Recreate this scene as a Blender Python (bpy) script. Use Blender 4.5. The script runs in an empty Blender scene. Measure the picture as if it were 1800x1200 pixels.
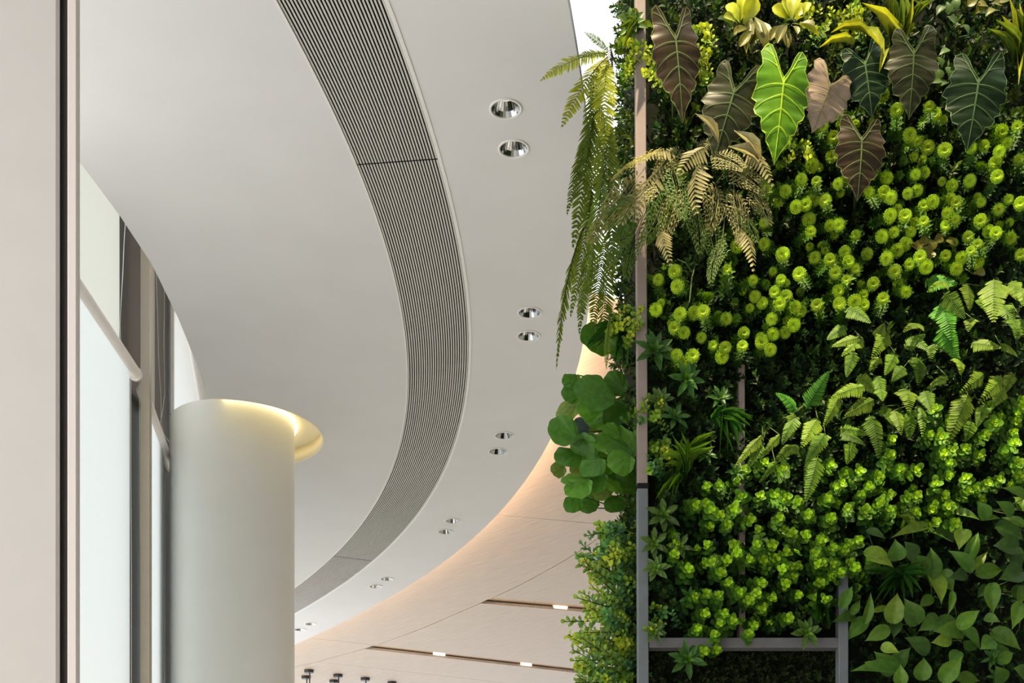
import bpy, math, random
import numpy as np
from mathutils import Vector, Matrix
random.seed(7); rng = np.random.default_rng(7)
S = bpy.context.scene; C = S.collection
F = 2300.0; HY = 1650.0
# ------------------------------------------------------------------ camera, world, lights, exposure
cam = bpy.data.cameras.new('camera'); co = bpy.data.objects.new('camera', cam); C.objects.link(co)
co.location = (0, 0, 0); co.rotation_euler = (math.pi/2, 0, 0)
cam.sensor_width = 36; cam.lens = F/1800*36; cam.shift_x = 0; cam.shift_y = (HY-600)/1800
cam.clip_start = .05; cam.clip_end = 200
S.camera = co
w = bpy.data.worlds.new('world'); S.world = w; w.use_nodes = True
w.node_tree.nodes['Background'].inputs[0].default_value = (.93, .97, 1, 1)
w.node_tree.nodes['Background'].inputs[1].default_value = 1.9
def area(name, loc, target, size, power, col, sy=None):
    l = bpy.data.lights.new(name, 'AREA'); l.energy = power; l.color = col; l.size = size
    if sy: l.shape = 'RECTANGLE'; l.size_y = sy
    o = bpy.data.objects.new(name, l); C.objects.link(o); o.location = loc
    o.rotation_euler = (Vector(target)-Vector(loc)).to_track_quat('-Z', 'Y').to_euler(); return o
sun = bpy.data.lights.new('sun', 'SUN'); sun.energy = 10.0; sun.angle = math.radians(1.2); sun.color = (1, .83, .52)
so = bpy.data.objects.new('sun', sun); C.objects.link(so)
SUNDIR = Vector((.28, .42, -1.0)).normalized()     # travels down, a little to the right and into the wall
so.rotation_euler = SUNDIR.to_track_quat('-Z', 'Y').to_euler()
S.view_settings.view_transform = 'Standard'; S.view_settings.look = 'None'
S.view_settings.exposure = 0.30; S.view_settings.gamma = 1.0; S.view_settings.use_curve_mapping = False

# ------------------------------------------------------------------ helpers
def P(px, py, Y): return Vector(((px-900)/F*Y, Y, (HY-py)/F*Y))
def PZ(px, py, z):
    Y = F*z/(HY-py); return Vector(((px-900)/F*Y, Y, z))
def tag(o, label=None, cat=None, group=None, kind=None):
    if label: o['label'] = label
    if cat: o['category'] = cat
    if group: o['group'] = group
    if kind: o['kind'] = kind
    return o
def mesh(name, v, f, mat=None, cols=None, smooth=False, normal_fix=False):
    me = bpy.data.meshes.new(name); me.from_pydata([tuple(p) for p in v], [], [tuple(map(int, q)) for q in f])
    if cols is not None:
        a = me.color_attributes.new('col', 'FLOAT_COLOR', 'POINT')
        a.data.foreach_set('color', np.c_[np.asarray(cols, float), np.ones(len(v))].ravel().astype(np.float32))
    if smooth: me.polygons.foreach_set('use_smooth', [True]*len(me.polygons))
    if mat: me.materials.append(mat)
    me.update(); return me
def obj(name, me, parent=None, M=None):
    o = bpy.data.objects.new(name, me); C.objects.link(o)
    if parent is not None: o.parent = parent
    if M is not None: o.matrix_world = M if parent is None else o.matrix_world
    if M is not None and parent is not None:
        o.matrix_parent_inverse = Matrix(); o.matrix_basis = PINV(parent) @ M
    return o
def WM(o):
    m = o.matrix_basis.copy()
    return m if o.parent is None else WM(o.parent) @ m
def PINV(p): return WM(p).inverted()
def empty(name, loc, label, cat, group=None):
    o = bpy.data.objects.new(name, None); C.objects.link(o); o.location = loc; o.empty_display_size = .05
    return tag(o, label, cat, group)
class MB:
    def __init__(s): s.v = []; s.f = []; s.c = []
    def add(s, v, f, col=(1, 1, 1)):
        b = len(s.v); s.v += [tuple(p) for p in v]; s.f += [tuple(i+b for i in q) for q in f]; s.c += [col]*len(v)
    def box(s, a, b):
        x0, y0, z0 = a; x1, y1, z1 = b
        s.add([(x0,y0,z0),(x1,y0,z0),(x1,y1,z0),(x0,y1,z0),(x0,y0,z1),(x1,y0,z1),(x1,y1,z1),(x0,y1,z1)],
              [(0,3,2,1),(4,5,6,7),(0,1,5,4),(1,2,6,5),(2,3,7,6),(3,0,4,7)])
    def prism(s, poly, z0, z1):                # convex or mild polygon in xy
        n = len(poly); v = [(p[0], p[1], z0) for p in poly]+[(p[0], p[1], z1) for p in poly]
        s.add(v, [tuple(range(n))[::-1], tuple(range(n, 2*n))]+[(i, (i+1)%n, n+(i+1)%n, n+i) for i in range(n)])
    def tube(s, pts, r, n=8, cap=True):
        pts = [Vector(p) for p in pts]; rs = [float(q) for q in r] if isinstance(r, (list, tuple)) else [r]*len(pts)
        v = []; f = []; up = Vector((0, 0, 1))
        for i, p in enumerate(pts):
            t = (pts[min(i+1, len(pts)-1)]-pts[max(i-1, 0)]).normalized()
            a = t.cross(up); a = a if a.length > .05 else t.cross(Vector((1, 0, 0))); a.normalize(); b = t.cross(a)
            v += [p+rs[i]*(math.cos(k*2*math.pi/n)*a+math.sin(k*2*math.pi/n)*b) for k in range(n)]
        for i in range(len(pts)-1):
            for k in range(n): f.append((i*n+k, i*n+(k+1)%n, (i+1)*n+(k+1)%n, (i+1)*n+k))
        if cap: f += [tuple(range(n))[::-1], tuple(range((len(pts)-1)*n, len(pts)*n))]
        s.add(v, f)
    def lathe(s, prof, n=32, c=(0, 0, 0), close=False):
        v = []; f = []
        for r, z in prof: v += [(c[0]+r*math.cos(2*math.pi*k/n), c[1]+r*math.sin(2*math.pi*k/n), c[2]+z) for k in range(n)]
        m = len(prof)
        for i in range(m if close else m-1):
            j = (i+1) % m
            for k in range(n): f.append((i*n+k, i*n+(k+1)%n, j*n+(k+1)%n, j*n+k))
        s.add(v, f)
    def build(s, name, mat, parent=None, smooth=False, bevel=0):
        o = obj(name, mesh(name, s.v, s.f, mat, None, smooth), parent)
        if parent is not None: o.matrix_basis = PINV(parent)
        if bevel:
            m = o.modifiers.new('bevel', 'BEVEL'); m.width = bevel; m.segments = 2; m.limit_method = 'ANGLE'
        return o
def struct(o): o['kind'] = 'structure'; return o

# ------------------------------------------------------------------ materials
def base(name, col, rough=.6, metal=0, spec=.5, noise=0, nscale=20, bump=0, stretch=(1, 1, 1), emit=None, es=0):
    m = bpy.data.materials.new(name); m.use_nodes = True; nt = m.node_tree; b = nt.nodes['Principled BSDF']
    b.inputs['Base Color'].default_value = (*col, 1); b.inputs['Roughness'].default_value = rough
    b.inputs['Metallic'].default_value = metal; b.inputs['Specular IOR Level'].default_value = spec
    if emit: b.inputs['Emission Color'].default_value = (*emit, 1); b.inputs['Emission Strength'].default_value = es
    if noise or bump:
        tc = nt.nodes.new('ShaderNodeTexCoord'); mp = nt.nodes.new('ShaderNodeMapping'); mp.inputs['Scale'].default_value = stretch
        n = nt.nodes.new('ShaderNodeTexNoise'); n.inputs['Scale'].default_value = nscale; n.inputs['Detail'].default_value = 5
        nt.links.new(tc.outputs['Object'], mp.inputs[0]); nt.links.new(mp.outputs[0], n.inputs['Vector'])
        if noise:
            mr = nt.nodes.new('ShaderNodeMapRange'); mr.inputs[1].default_value = .3; mr.inputs[2].default_value = .7
            mr.inputs[3].default_value = 1-noise; mr.inputs[4].default_value = 1+noise; nt.links.new(n.outputs[0], mr.inputs[0])
            x = nt.nodes.new('ShaderNodeMix'); x.data_type = 'RGBA'; x.blend_type = 'MULTIPLY'; x.inputs[0].default_value = 1
            x.inputs[6].default_value = (*col, 1); nt.links.new(mr.outputs[0], x.inputs[7]); nt.links.new(x.outputs[2], b.inputs['Base Color'])
        if bump:
            bu = nt.nodes.new('ShaderNodeBump'); bu.inputs['Strength'].default_value = bump; bu.inputs['Distance'].default_value = .002
            nt.links.new(n.outputs[0], bu.inputs['Height']); nt.links.new(bu.outputs[0], b.inputs['Normal'])
    return m
def foliage(name, rough=.5, trans=.35, spec=.22, var=.25, tint=(1.25, 1.15, .5), nscale=60):
    m = bpy.data.materials.new(name); m.use_nodes = True; nt = m.node_tree; b = nt.nodes['Principled BSDF']; L = nt.links.new
    at = nt.nodes.new('ShaderNodeAttribute'); at.attribute_name = 'col'
    oi = nt.nodes.new('ShaderNodeObjectInfo'); mr = nt.nodes.new('ShaderNodeMapRange')
    mr.inputs[3].default_value = 1-var; mr.inputs[4].default_value = 1+var; L(oi.outputs['Random'], mr.inputs[0])
    n = nt.nodes.new('ShaderNodeTexNoise'); n.inputs['Scale'].default_value = nscale; n.inputs['Detail'].default_value = 3
    g = nt.nodes.new('ShaderNodeNewGeometry'); L(g.outputs['Position'], n.inputs['Vector'])
    m2 = nt.nodes.new('ShaderNodeMapRange'); m2.inputs[1].default_value = .3; m2.inputs[2].default_value = .7; m2.inputs[3].default_value = .8; m2.inputs[4].default_value = 1.2
    L(n.outputs[0], m2.inputs[0]); mu = nt.nodes.new('ShaderNodeMath'); mu.operation = 'MULTIPLY'; L(mr.outputs[0], mu.inputs[0]); L(m2.outputs[0], mu.inputs[1])
    vm = nt.nodes.new('ShaderNodeVectorMath'); vm.operation = 'SCALE'; L(at.outputs['Color'], vm.inputs[0]); L(mu.outputs[0], vm.inputs['Scale'])
    L(vm.outputs[0], b.inputs['Base Color']); b.inputs['Roughness'].default_value = rough; b.inputs['Specular IOR Level'].default_value = spec
    tm = nt.nodes.new('ShaderNodeVectorMath'); tm.operation = 'MULTIPLY'; L(vm.outputs[0], tm.inputs[0]); tm.inputs[1].default_value = tint
    t = nt.nodes.new('ShaderNodeBsdfTranslucent'); L(tm.outputs[0], t.inputs[0])
    mx = nt.nodes.new('ShaderNodeMixShader'); mx.inputs[0].default_value = trans; L(b.outputs[0], mx.inputs[1]); L(t.outputs[0], mx.inputs[2])
    L(mx.outputs[0], nt.nodes['Material Output'].inputs[0]); return m
def shade_mat(name, col, tr=.45):
    m = base(name, col, .9, spec=.1, noise=.015, nscale=60, bump=.1); nt = m.node_tree
    t = nt.nodes.new('ShaderNodeBsdfTranslucent'); t.inputs[0].default_value = (*col, 1)
    mx = nt.nodes.new('ShaderNodeMixShader'); mx.inputs[0].default_value = tr
    nt.links.new(nt.nodes['Principled BSDF'].outputs[0], mx.inputs[1]); nt.links.new(t.outputs[0], mx.inputs[2])
    nt.links.new(mx.outputs[0], nt.nodes['Material Output'].inputs[0]); return m
CEIL = base('ceiling_paint', (.655, .655, .675), .85, spec=.2, noise=.02, nscale=3, bump=.15)
PILL = base('pillar_paint', (.55, .515, .495), .7, spec=.3, noise=.02, nscale=8, bump=.1)
COLM = base('column_paint', (.90, .90, .86), .55, spec=.3, noise=.015, nscale=5, bump=.08)
RECESS = base('recess_paint', (.9, .82, .6), .8)
SLAT = base('slat_metal', (.53, .52, .49), .5, spec=.3)
SLAT_SHADE = base('slat_side_shade', (.06, .06, .063), .6)  # side faces coloured dark to stand for shade in the gaps
DARK = base('dark_void', (.012, .012, .013), .9, spec=.1)
DFRAME = base('dark_window_frame', (.055, .055, .052), .45, noise=.1, nscale=15)
GAP = base('dark_brown_gap', (.022, .016, .013), .6)
MULL = base('mullion_paint', (.44, .39, .31), .5, noise=.04, nscale=12)
TRIM = base('edge_trim', (.70, .62, .59), .6)
RAIL = base('rail_paint', (.88, .83, .80), .45, noise=.02, nscale=20)
BEAD = base('bead_plastic', (.75, .78, .76), .4)
FAB = shade_mat('shade_fabric', (.74, .78, .77), .42)
FABU = shade_mat('upper_shade_fabric', (.66, .665, .60), .36)
WALLW = base('white_panel', (.80, .83, .84), .6)
WHTRIM = base('white_trim', (.72, .71, .70), .5)
CHROME = base('chrome_reflector', (.55, .56, .57), .12, metal=1)
LENS = base('lamp_lens', (.9, .85, .78), .3, emit=(1, .9, .75), es=.9)
BLACK = base('black_metal', (.02, .018, .017), .4)
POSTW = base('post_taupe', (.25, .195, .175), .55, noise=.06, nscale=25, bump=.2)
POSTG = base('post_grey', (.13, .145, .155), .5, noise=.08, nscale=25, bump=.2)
BARM = base('bar_grey', (.12, .115, .12), .5, noise=.1, nscale=25, bump=.2)
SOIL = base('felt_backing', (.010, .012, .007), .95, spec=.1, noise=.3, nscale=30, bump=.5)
ROOMW = base('room_paint', (.62, .61, .59), .8)
STONE = base('floor_stone', (.62, .60, .57), .5, noise=.05, nscale=2)
LED = base('warm_led', (1, .8, .6), .5, emit=(1, .70, .42), es=44)
LEDY = base('column_led', (1, .85, .5), .5, emit=(1, .83, .45), es=2.6)
SLOTL = base('slot_lamp_lens', (1, .85, .7), .4, emit=(1, .80, .60), es=1.1)
def wood(name, col, k=.12):
    m = base(name, col, .55, spec=.3); nt = m.node_tree; b = nt.nodes['Principled BSDF']; L = nt.links.new
    tc = nt.nodes.new('ShaderNodeTexCoord'); mp = nt.nodes.new('ShaderNodeMapping'); mp.inputs['Scale'].default_value = (60, 2.0, 1); m0 = nt.nodes.new('ShaderNodeMapping'); m0.inputs['Rotation'].default_value = (0, 0, -.70)
    n = nt.nodes.new('ShaderNodeTexNoise'); n.inputs['Scale'].default_value = 1.6; n.inputs['Detail'].default_value = 6; n.inputs['Distortion'].default_value = .3
    L(tc.outputs['Object'], m0.inputs[0]); L(m0.outputs[0], mp.inputs[0]); L(mp.outputs[0], n.inputs[0])
    cr = nt.nodes.new('ShaderNodeMapRange'); cr.inputs[1].default_value = .3; cr.inputs[2].default_value = .7; cr.inputs[3].default_value = 1-k; cr.inputs[4].default_value = 1+k; L(n.outputs[0], cr.inputs[0])
    vm = nt.nodes.new('ShaderNodeVectorMath'); vm.operation = 'SCALE'; vm.inputs[0].default_value = col; L(cr.outputs[0], vm.inputs['Scale']); L(vm.outputs[0], b.inputs['Base Color'])
    return m
WOOD = wood('pale_wood', (.455, .375, .31), .13); WOODD = wood('slot_wood', (.62, .44, .31), .2)
FOL = foliage('leaf_soft'); FOLG = foliage('leaf_glossy', rough=.42, trans=.25, spec=.3, var=.18)
FOLD = foliage('leaf_filler', rough=.5, trans=.3, var=.0)
FOLT = foliage('leaf_thin', rough=.4, trans=.5, var=.2)
ALO = foliage('alocasia_blade', rough=.36, trans=.10, spec=.14, var=.05, nscale=25)
STEM = base('stem_green', (.07, .11, .025), .6)
STEMB = base('stem_brown', (.08, .05, .03), .7)

# ------------------------------------------------------------------ ceiling curves (fitted in plan, metres)
Z = 3.3
Lc = [(492,0),(532,100),(562,150),(593,217),(632,297),(667,393),(690,475),(706,546),(715,608),(719,671),(710,733),(694,808),(672,860),(643,910),(610,953),(563,997),(518,1033)]
Rc = [(673,0),(703,57),(735,167),(763,277),(797,400),(815,471),(823,546),(826,608),(821,683),(808,746),(783,808),(760,860),(737,900),(693,953),(640,997),(580,1040),(518,1078)]
Oc = [(996,0),(1006,38),(1014,91),(1027,596),(1012,671),(987,729),(954,787),(925,842),(877,903),(813,963),(713,1033),(613,1087),(518,1133)]
CX, CY = -11.5, 6.84
def fit(pts, deg):
    xy = np.array([(PZ(x, y, Z).x, PZ(x, y, Z).y) for x, y in pts]); th = np.arctan2(xy[:,1]-CY, xy[:,0]-CX); r = np.hypot(xy[:,0]-CX, xy[:,1]-CY)
    c = np.polyfit(th, r, deg); lo, hi = th.min(), th.max(); dc = np.polyder(c)
    def R(t):
        if t < lo: return np.polyval(c, lo)+np.polyval(dc, lo)*(t-lo)*.3
        if t > hi: return np.polyval(c, hi)+np.polyval(dc, hi)*(t-hi)
        return np.polyval(c, t)
    return R
RL, RR, RO = fit(Lc, 4), fit(Rc, 4), fit(Oc, 4)
def pt(R, t, off=0): r = float(R(t))+off; return (CX+r*math.cos(t), CY+r*math.sin(t))
T0, T1 = -.42, 1.02
ths = list(np.linspace(T0, T1, 120))
def curve_slab(name, loops, z0, z1, mat, label=None):
    cu = bpy.data.curves.new(name, 'CURVE'); cu.dimensions = '2D'; cu.fill_mode = 'BOTH'; cu.extrude = (z1-z0)/2
    for lp in loops:
        sp = cu.splines.new('POLY'); sp.points.add(len(lp)-1)
        for i, p in enumerate(lp): sp.points[i].co = (p[0], p[1], 0, 1)
        sp.use_cyclic_u = True
    t = bpy.data.objects.new(name, cu); C.objects.link(t); bpy.context.view_layer.update()
    me = bpy.data.meshes.new_from_object(t.evaluated_get(bpy.context.evaluated_depsgraph_get()))
    bpy.data.objects.remove(t); me.name = name; me.materials.clear(); me.materials.append(mat)
    o = bpy.data.objects.new(name, me); C.objects.link(o); o.location = (0, 0, (z0+z1)/2); return o
def circle(c, r, n=40, a0=0, a1=2*math.pi): return [(c[0]+r*math.cos(a0+(a1-a0)*i/n), c[1]+r*math.sin(a0+(a1-a0)*i/n)) for i in range(n)]
# floor
fl = MB(); fl.box((-4.2, -3, -1.6), (6, 24, -1.5)); struct(fl.build('floor', STONE))
bw = MB(); bw.box((-3.4, -3.1, -1.5), (6, -3, 4.8)); struct(bw.build('wall_back_added', ROOMW))  # added out of view so light falls stronger from the window side
bw = MB(); bw.box((5.9, -3, -1.5), (6, 24, 4.8)); struct(bw.build('wall_east_added', ROOMW))  # added out of view on the right, for the same light gradient
bw = MB(); bw.box((-3.4, -3, 4.8), (6, 3.0, 4.9)); bw.box((-3.4, 3.0, 4.8), (-.25, 24, 4.9)); bw.box((3.5, 3.0, 4.8), (6, 24, 4.9)); bw.box((-.25, 10.8, 4.8), (3.5, 24, 4.9)); struct(bw.build('added_roof', ROOMW))  # added out of view, keeps the sun off all but the planted wall
# column data
CC = Vector((-1.832, 8.58, 0)); CR = .401; HR = .585
# inner ceiling
left = [(-2.6,1.0),(-2.35,2.6),(-2.1,4.0),(-1.93,4.9),(-1.84,5.53),(-1.79,5.97),(-1.762,6.4),(-1.775,6.96),(-1.815,7.59)]
a0 = math.atan2(8.02-CC.y, -1.86-CC.x); notch = [(CC.x+HR*math.cos(a), CC.y+HR*math.sin(a)) for a in np.linspace(a0, a0+math.pi*.98, 40)]
back = [(-2.05,9.35),(-2.3,10.2),(-2.9,11.8),(-3.9,13.6),(-5.6,15.9)]
ic = struct(curve_slab('ceiling', [left+notch+back+[pt(RL, t) for t in reversed(ths)]], Z, Z+.05, CEIL))
D1 = [(889,191),(931,549),(886,765),(796,915),(680,1017),(546,1096)]; D2 = [(903,261),(929,590),(875,793),(783,934),(660,1030),(527,1106)]
lamps = [(PZ(x, y, Z).x, PZ(x, y, Z).y) for pr in zip(D1, D2) for x, y in pr]
RT = .012
ring = [pt(RO, t) for t in ths]+[pt(RR, t, RT) for t in reversed(ths)]
struct(curve_slab('ceiling', [ring]+[circle(l, .0585, 32) for l in lamps], Z, Z+.045, CEIL))
# added unseen light blocker behind the rim, and trims along the air slot
def ribbon(R, o0, o1, z0, z1, name, mat, parent=None, a=T0, b=T1, n=120):
    m = MB(); v = []; f = []
    for t in np.linspace(a, b, n):
        p, q = pt(R, t, o0), pt(R, t, o1); v += [(p[0],p[1],z0),(q[0],q[1],z0),(q[0],q[1],z1),(p[0],p[1],z1)]
    for i in range(n-1):
        for k in range(4): f.append((i*4+k, i*4+(k+1)%4, i*4+4+(k+1)%4, i*4+4+k))
    f += [(0,1,2,3), tuple(4*(n-1)+k for k in (3,2,1,0))]
    m.add(v, f); return m.build(name, mat, parent)
g = empty('air_grille', (*pt(RL, 0), Z), 'long curved linear air grille of thin pale slats set into the white ceiling', 'grille')
ribbon(RR, 0, RT+.004, Z-.003, Z+.09, 'edge_trim', WHTRIM, g)
ribbon(RL, -.008, .001, Z-.002, Z+.09, 'edge_trim', WHTRIM, g)
ribbon(RL, .0, .50, Z+.095, Z+.10, 'backing', DARK, g)
def th_of(px, py):
    p = PZ(px, py, Z); return math.atan2(p.y-CY, p.x-CX)
secs = [(T0, th_of(700, 285)-.0004), (th_of(700, 285)+.0004, th_of(650, 985)), (th_of(650, 985)+.001, T1)]
NS = 27
def mixR(u): return lambda t: (1-u)*float(RL(t))+u*float(RR(t))
for k in range(NS):
    u = (k+.55)/NS
    for a, b in secs: ribbon(mixR(u), -.0036, .0036, Z+.002, Z+.028, 'slat', SLAT, g, a, b, 40).data.materials.append(SLAT_SHADE)
for o in g.children:
    if o.name.startswith('slat'):
        for i, p in enumerate(o.data.polygons): p.material_index = 0 if (i % 4 == 0 and i < 156) else 1
# cove LED strips lying on the outer rim of the white ceiling (hidden behind its edge)
ribbon(RO, -.125, -.115, Z+.045, Z+.185, 'cove_leak_blocker', WHTRIM, None, th_of(1022, 560), T1, 70)['kind'] = 'structure'  # added unseen lip, stops LED light leaking back over the ceiling
bpy.data.objects['cove_leak_blocker'].name = 'added_light_blocker'
co_ = MB(); co_.tube([(*pt(RO, t, -.05), Z+.065) for t in np.linspace(th_of(1022, 580), T1, 70)], .009, 6)
tag(co_.build('led_strip', LED), 'warm light strip hidden behind the rim of the white ceiling', 'light')

# wood ceiling
Z2 = 3.5
def W2(px, py): p = PZ(px, py, Z2); return (p.x, p.y)
seam = [(-9,21.5),(-6,19.6),(-4.2,18.1)]+[W2(*q) for q in ((518,1172),(585,1155),(652,1136),(720,1112),(760,1096),(854,1055),(928,1020),(1030,960))]+[(1.05,10.4),(1.3,9.0),(1.4,7.55)]
def lerp_curve(c, n):
    c = np.array(c); s = np.r_[0, np.cumsum(np.hypot(*np.diff(c, axis=0).T))]; t = np.linspace(0, s[-1], n)
    # catmull-rom
    out = []
    for q in t:
        i = min(max(np.searchsorted(s, q)-1, 0), len(c)-2); u = (q-s[i])/(s[i+1]-s[i])
        p0, p1, p2, p3 = c[max(i-1,0)], c[i], c[i+1], c[min(i+2,len(c)-1)]
        out.append(tuple(.5*((2*p1)+(-p0+p2)*u+(2*p0-5*p1+4*p2-p3)*u*u+(-p0+3*p1-3*p2+p3)*u**3)))
    return out
seam = lerp_curve(seam, 160)
def clip(poly, a, b, c):      # keep a*x+b*y+c>=0
    out = []
    for i in range(len(poly)):
        p, q = poly[i], poly[(i+1)%len(poly)]; dp = a*p[0]+b*p[1]+c; dq = a*q[0]+b*q[1]+c
        if dp >= 0: out.append(p)
        if dp*dq < 0: t = dp/(dp-dq); out.append((p[0]+t*(q[0]-p[0]), p[1]+t*(q[1]-p[1])))
    return out
def line(p, q):               # positive on the far side (larger y)
    dx, dy = q[0]-p[0], q[1]-p[1]; n = math.hypot(dx, dy); a, b = -dy/n, dx/n
    if b < 0: a, b = -a, -b
    return a, b, -(a*p[0]+b*p[1])
innerrim = [pt(RO, t, -.16) for t in np.linspace(th_of(1022, 575), 1.12, 80)]
strip = [p for p in innerrim]+seam
strip = innerrim + [(-9, 21.3)] + seam
lA = line(W2(880, 905), W2(1025, 918)); lB = line(W2(600, 1127), W2(655, 1133))
wc = struct(bpy.data.objects.new('ceiling', None)); C.objects.link(wc); wc.location = (0, 10, Z2)
tag(wc, 'pale wood panelled ceiling beyond the white ceiling')
def wpanel(poly, name='panel', z0=Z2, z1=Z2+.03, mat=WOOD):
    if len(poly) < 3: return
    o = curve_slab(name, [poly], z0, z1, mat); o.location.y -= 0; o.parent = wc; o.matrix_parent_inverse = Matrix(); o.location = o.location-Vector((0, 10, Z2)); return o
g_ = .004
wpanel(clip(strip, *lA[:2], lA[2]-g_)[:] and clip(clip(strip, *lA[:2], lA[2]-g_), -lB[0], -lB[1], -lB[2]-g_))
wpanel(clip(strip, -lA[0], -lA[1], -lA[2]-g_)); wpanel(clip(strip, *lB[:2], lB[2]-g_))
outer = [(p[0]+.008, p[1]+.010) for p in seam]+[(5.2,7.55),(5.2,23),(-9,23)]
l1 = line(W2(860,1050), W2(1003,1062)); l2 = line(W2(655,1133), W2(1003,1173))
sw = .25
wpanel(clip(outer, -l1[0], -l1[1], -l1[2])); wpanel(clip(clip(outer, l1[0], l1[1], l1[2]-sw), -l2[0], -l2[1], -l2[2])); 
l3 = line(W2(560,1163), W2(800,1190))
rest = clip(outer, l2[0], l2[1], l2[2]-sw); wpanel(clip(rest, -l3[0], -l3[1], -l3[2]-g_)); wpanel(clip(rest, l3[0], l3[1], l3[2]-g_))
wpanel([(-9,23.2),(-9,18.5),(-3,13.2),(-.6,9.2),(.05,7.5),(5.25,7.5),(5.25,23.2)], 'slot_backing', Z2+.045, Z2+.075, WOODD)
for px, py in ((985,1063),(772,1149),(925,1167),(1080,1186)):
    p = PZ(px, py+(9 if py < 1080 else 4), Z2+.0); ll = l1 if py < 1080 else l2; d = Vector((ll[1], -ll[0], 0))
    m = MB(); q = p+Vector((0, 0, .012)); n = Vector((ll[0], ll[1], 0))
    vv = []
    for k in range(16):
        a = 2*math.pi*k/16; vv.append(q+d*(.085*math.cos(a))+n*(.014*math.sin(a)))
    m.add([tuple(v) for v in vv]+[tuple(v+Vector((0,0,.05))) for v in vv], [tuple(range(16))[::-1], tuple(range(16,32))]+[(i,(i+1)%16,16+(i+1)%16,16+i) for i in range(16)])
    o = m.build('slot_lamp', SLOTL); tag(o, {985: 'small warm lamp in the upper slot of the wood ceiling', 772: 'left small warm lamp in the lower slot of the wood ceiling', 925: 'right small warm lamp in the lower slot of the wood ceiling', 1080: 'small warm slot lamp hidden behind the eucalyptus bush'}[px], 'lamp', 'small lamps in the ceiling slots')

# column with lit ceiling recess
m = MB(); m.lathe([(CR, -1.5), (CR, 3.372), (CR-.01, 3.38), (0.01, 3.38)], 64, (CC.x, CC.y, 0))
o = m.build('column', COLM, smooth=False); [setattr(p, 'use_smooth', abs(p.normal.z) < .3) for p in o.data.polygons]; struct(o)
rc = empty('recess_light', (CC.x, CC.y, Z+.05), 'glowing warm yellow ring recess in the ceiling around the white column', 'light')
m = MB(); m.lathe([(HR, .0), (HR, .17)], 64, (CC.x, CC.y, Z)); m.v = [v for v in m.v]
keep = [f for f in m.f if sum(m.v[i][0] for i in f)/4 > -1.9 or sum(m.v[i][1] for i in f)/4 > 8.6]
m.f = []; m.v = []; A_ = [a0+math.pi*.99*i/50 for i in range(51)] if a0 < 0 else [a0-math.pi*1.28*i/50 for i in range(51)]
m.c = []; vv = [(CC.x+(HR-.003)*math.cos(a), CC.y+(HR-.003)*math.sin(a), Z+h) for a in A_ for h in (-.001, .095)]; m.add(vv, [(2*i, 2*i+2, 2*i+3, 2*i+1) for i in range(50)]); o = m.build('rim', RECESS, rc, smooth=True)
mod = o.modifiers.new('solid', 'SOLIDIFY'); mod.thickness = .01; mod.offset = 1
A_ = [a0+math.pi*.99*i/50 for i in range(51)]
m = MB(); vv = [(CC.x+q*math.cos(a), CC.y+q*math.sin(a), Z+.095) for a in A_ for q in (CR-.05, HR+.01)]; m.add(vv, [(2*i, 2*i+2, 2*i+3, 2*i+1) for i in range(50)]); m.build('recess_top', RECESS, rc)
m = MB(); m.tube([(CC.x+(CR+.012)*math.cos(a), CC.y+(CR+.012)*math.sin(a), Z+.08) for a in np.linspace(-1.5, 1.3, 40)], .010, 8); m.build('led_strip', LEDY, rc)

# near pillar with dark reveal
pl = empty('pillar', (-1.5, 3.5, -1.5), 'flat white pillar nearest the camera with a dark vertical reveal', 'pillar')
YP = 3.5; X_ = lambda px: (px-900)/F*YP
m = MB(); m.prism([(-2.3, YP+.02), (X_(103)-.008, YP), (X_(103), YP+.008), (X_(103)-.012, YP+.05), (-2.3, YP+.1)], -1.5, 4.6); m.build('cladding_panel', PILL, pl)
m = MB(); m.prism([(X_(103)-.02, YP+.026), (X_(119)+.004, YP+.022), (X_(119), YP+.05), (X_(103)-.02, YP+.05)], -1.5, 4.6); m.build('reveal', GAP, pl)
m = MB(); m.prism([(X_(118), YP+.003), (X_(118)+.003, YP), (X_(133), YP), (X_(134.5), YP+.004), (X_(134), YP+.03), (X_(118), YP+.03)], -1.5, 4.6); m.build('edge_trim', TRIM, pl)

# ------------------------------------------------------------------ glazed facade with roller shades
A2, B2 = Vector((-2.16, 7.79)), Vector((-2.28, 8.71)); d2 = (B2-A2).normalized(); n2 = Vector((d2.y, -d2.x))   # n2 points into the room (+x)
def f1(px, off=0):                      # bay 1 plane x = -2.1+off
    x = -2.1+off; return Vector((x, x*F/(px-900)))
def f2(px, off=0):
    o = A2+n2*off; k = (px-900)/F       # x = k*y
    t = (k*o.y-o.x)/(d2.x-k*d2.y); return o+d2*t
def sheet(f, pa, pb, off, z0, z1, name, mat, th=.004, parent=None):
    a, b = f(pa, off), f(pb, off); n = Vector((b.y-a.y, a.x-b.x)).normalized()*th
    m = MB()
    if mat in (FAB, FABU): m.add([(a.x,a.y,z0),(b.x,b.y,z0),(b.x,b.y,z1),(a.x,a.y,z1)], [(0,1,2,3)])
    else: m.prism([tuple(a), tuple(b), tuple(b-n), tuple(a-n)], z0, z1)
    return m.build(name, mat, parent)
ZR = 3.15; ZT = 4.6
w1 = struct(bpy.data.objects.new('window_1', None)); C.objects.link(w1); w1.location = (-2.25, 6.5, -1.5)
w2 = struct(bpy.data.objects.new('window_2', None)); C.objects.link(w2); w2.location = (-2.3, 8.3, -1.5)
sheet(f1, 204, 250, -.09, -1.5, ZT, 'window_frame', DFRAME, .04, w1)
sheet(f2, 264, 301, -.06, -1.5, ZT, 'window_frame', DFRAME, .04, w2)
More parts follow.
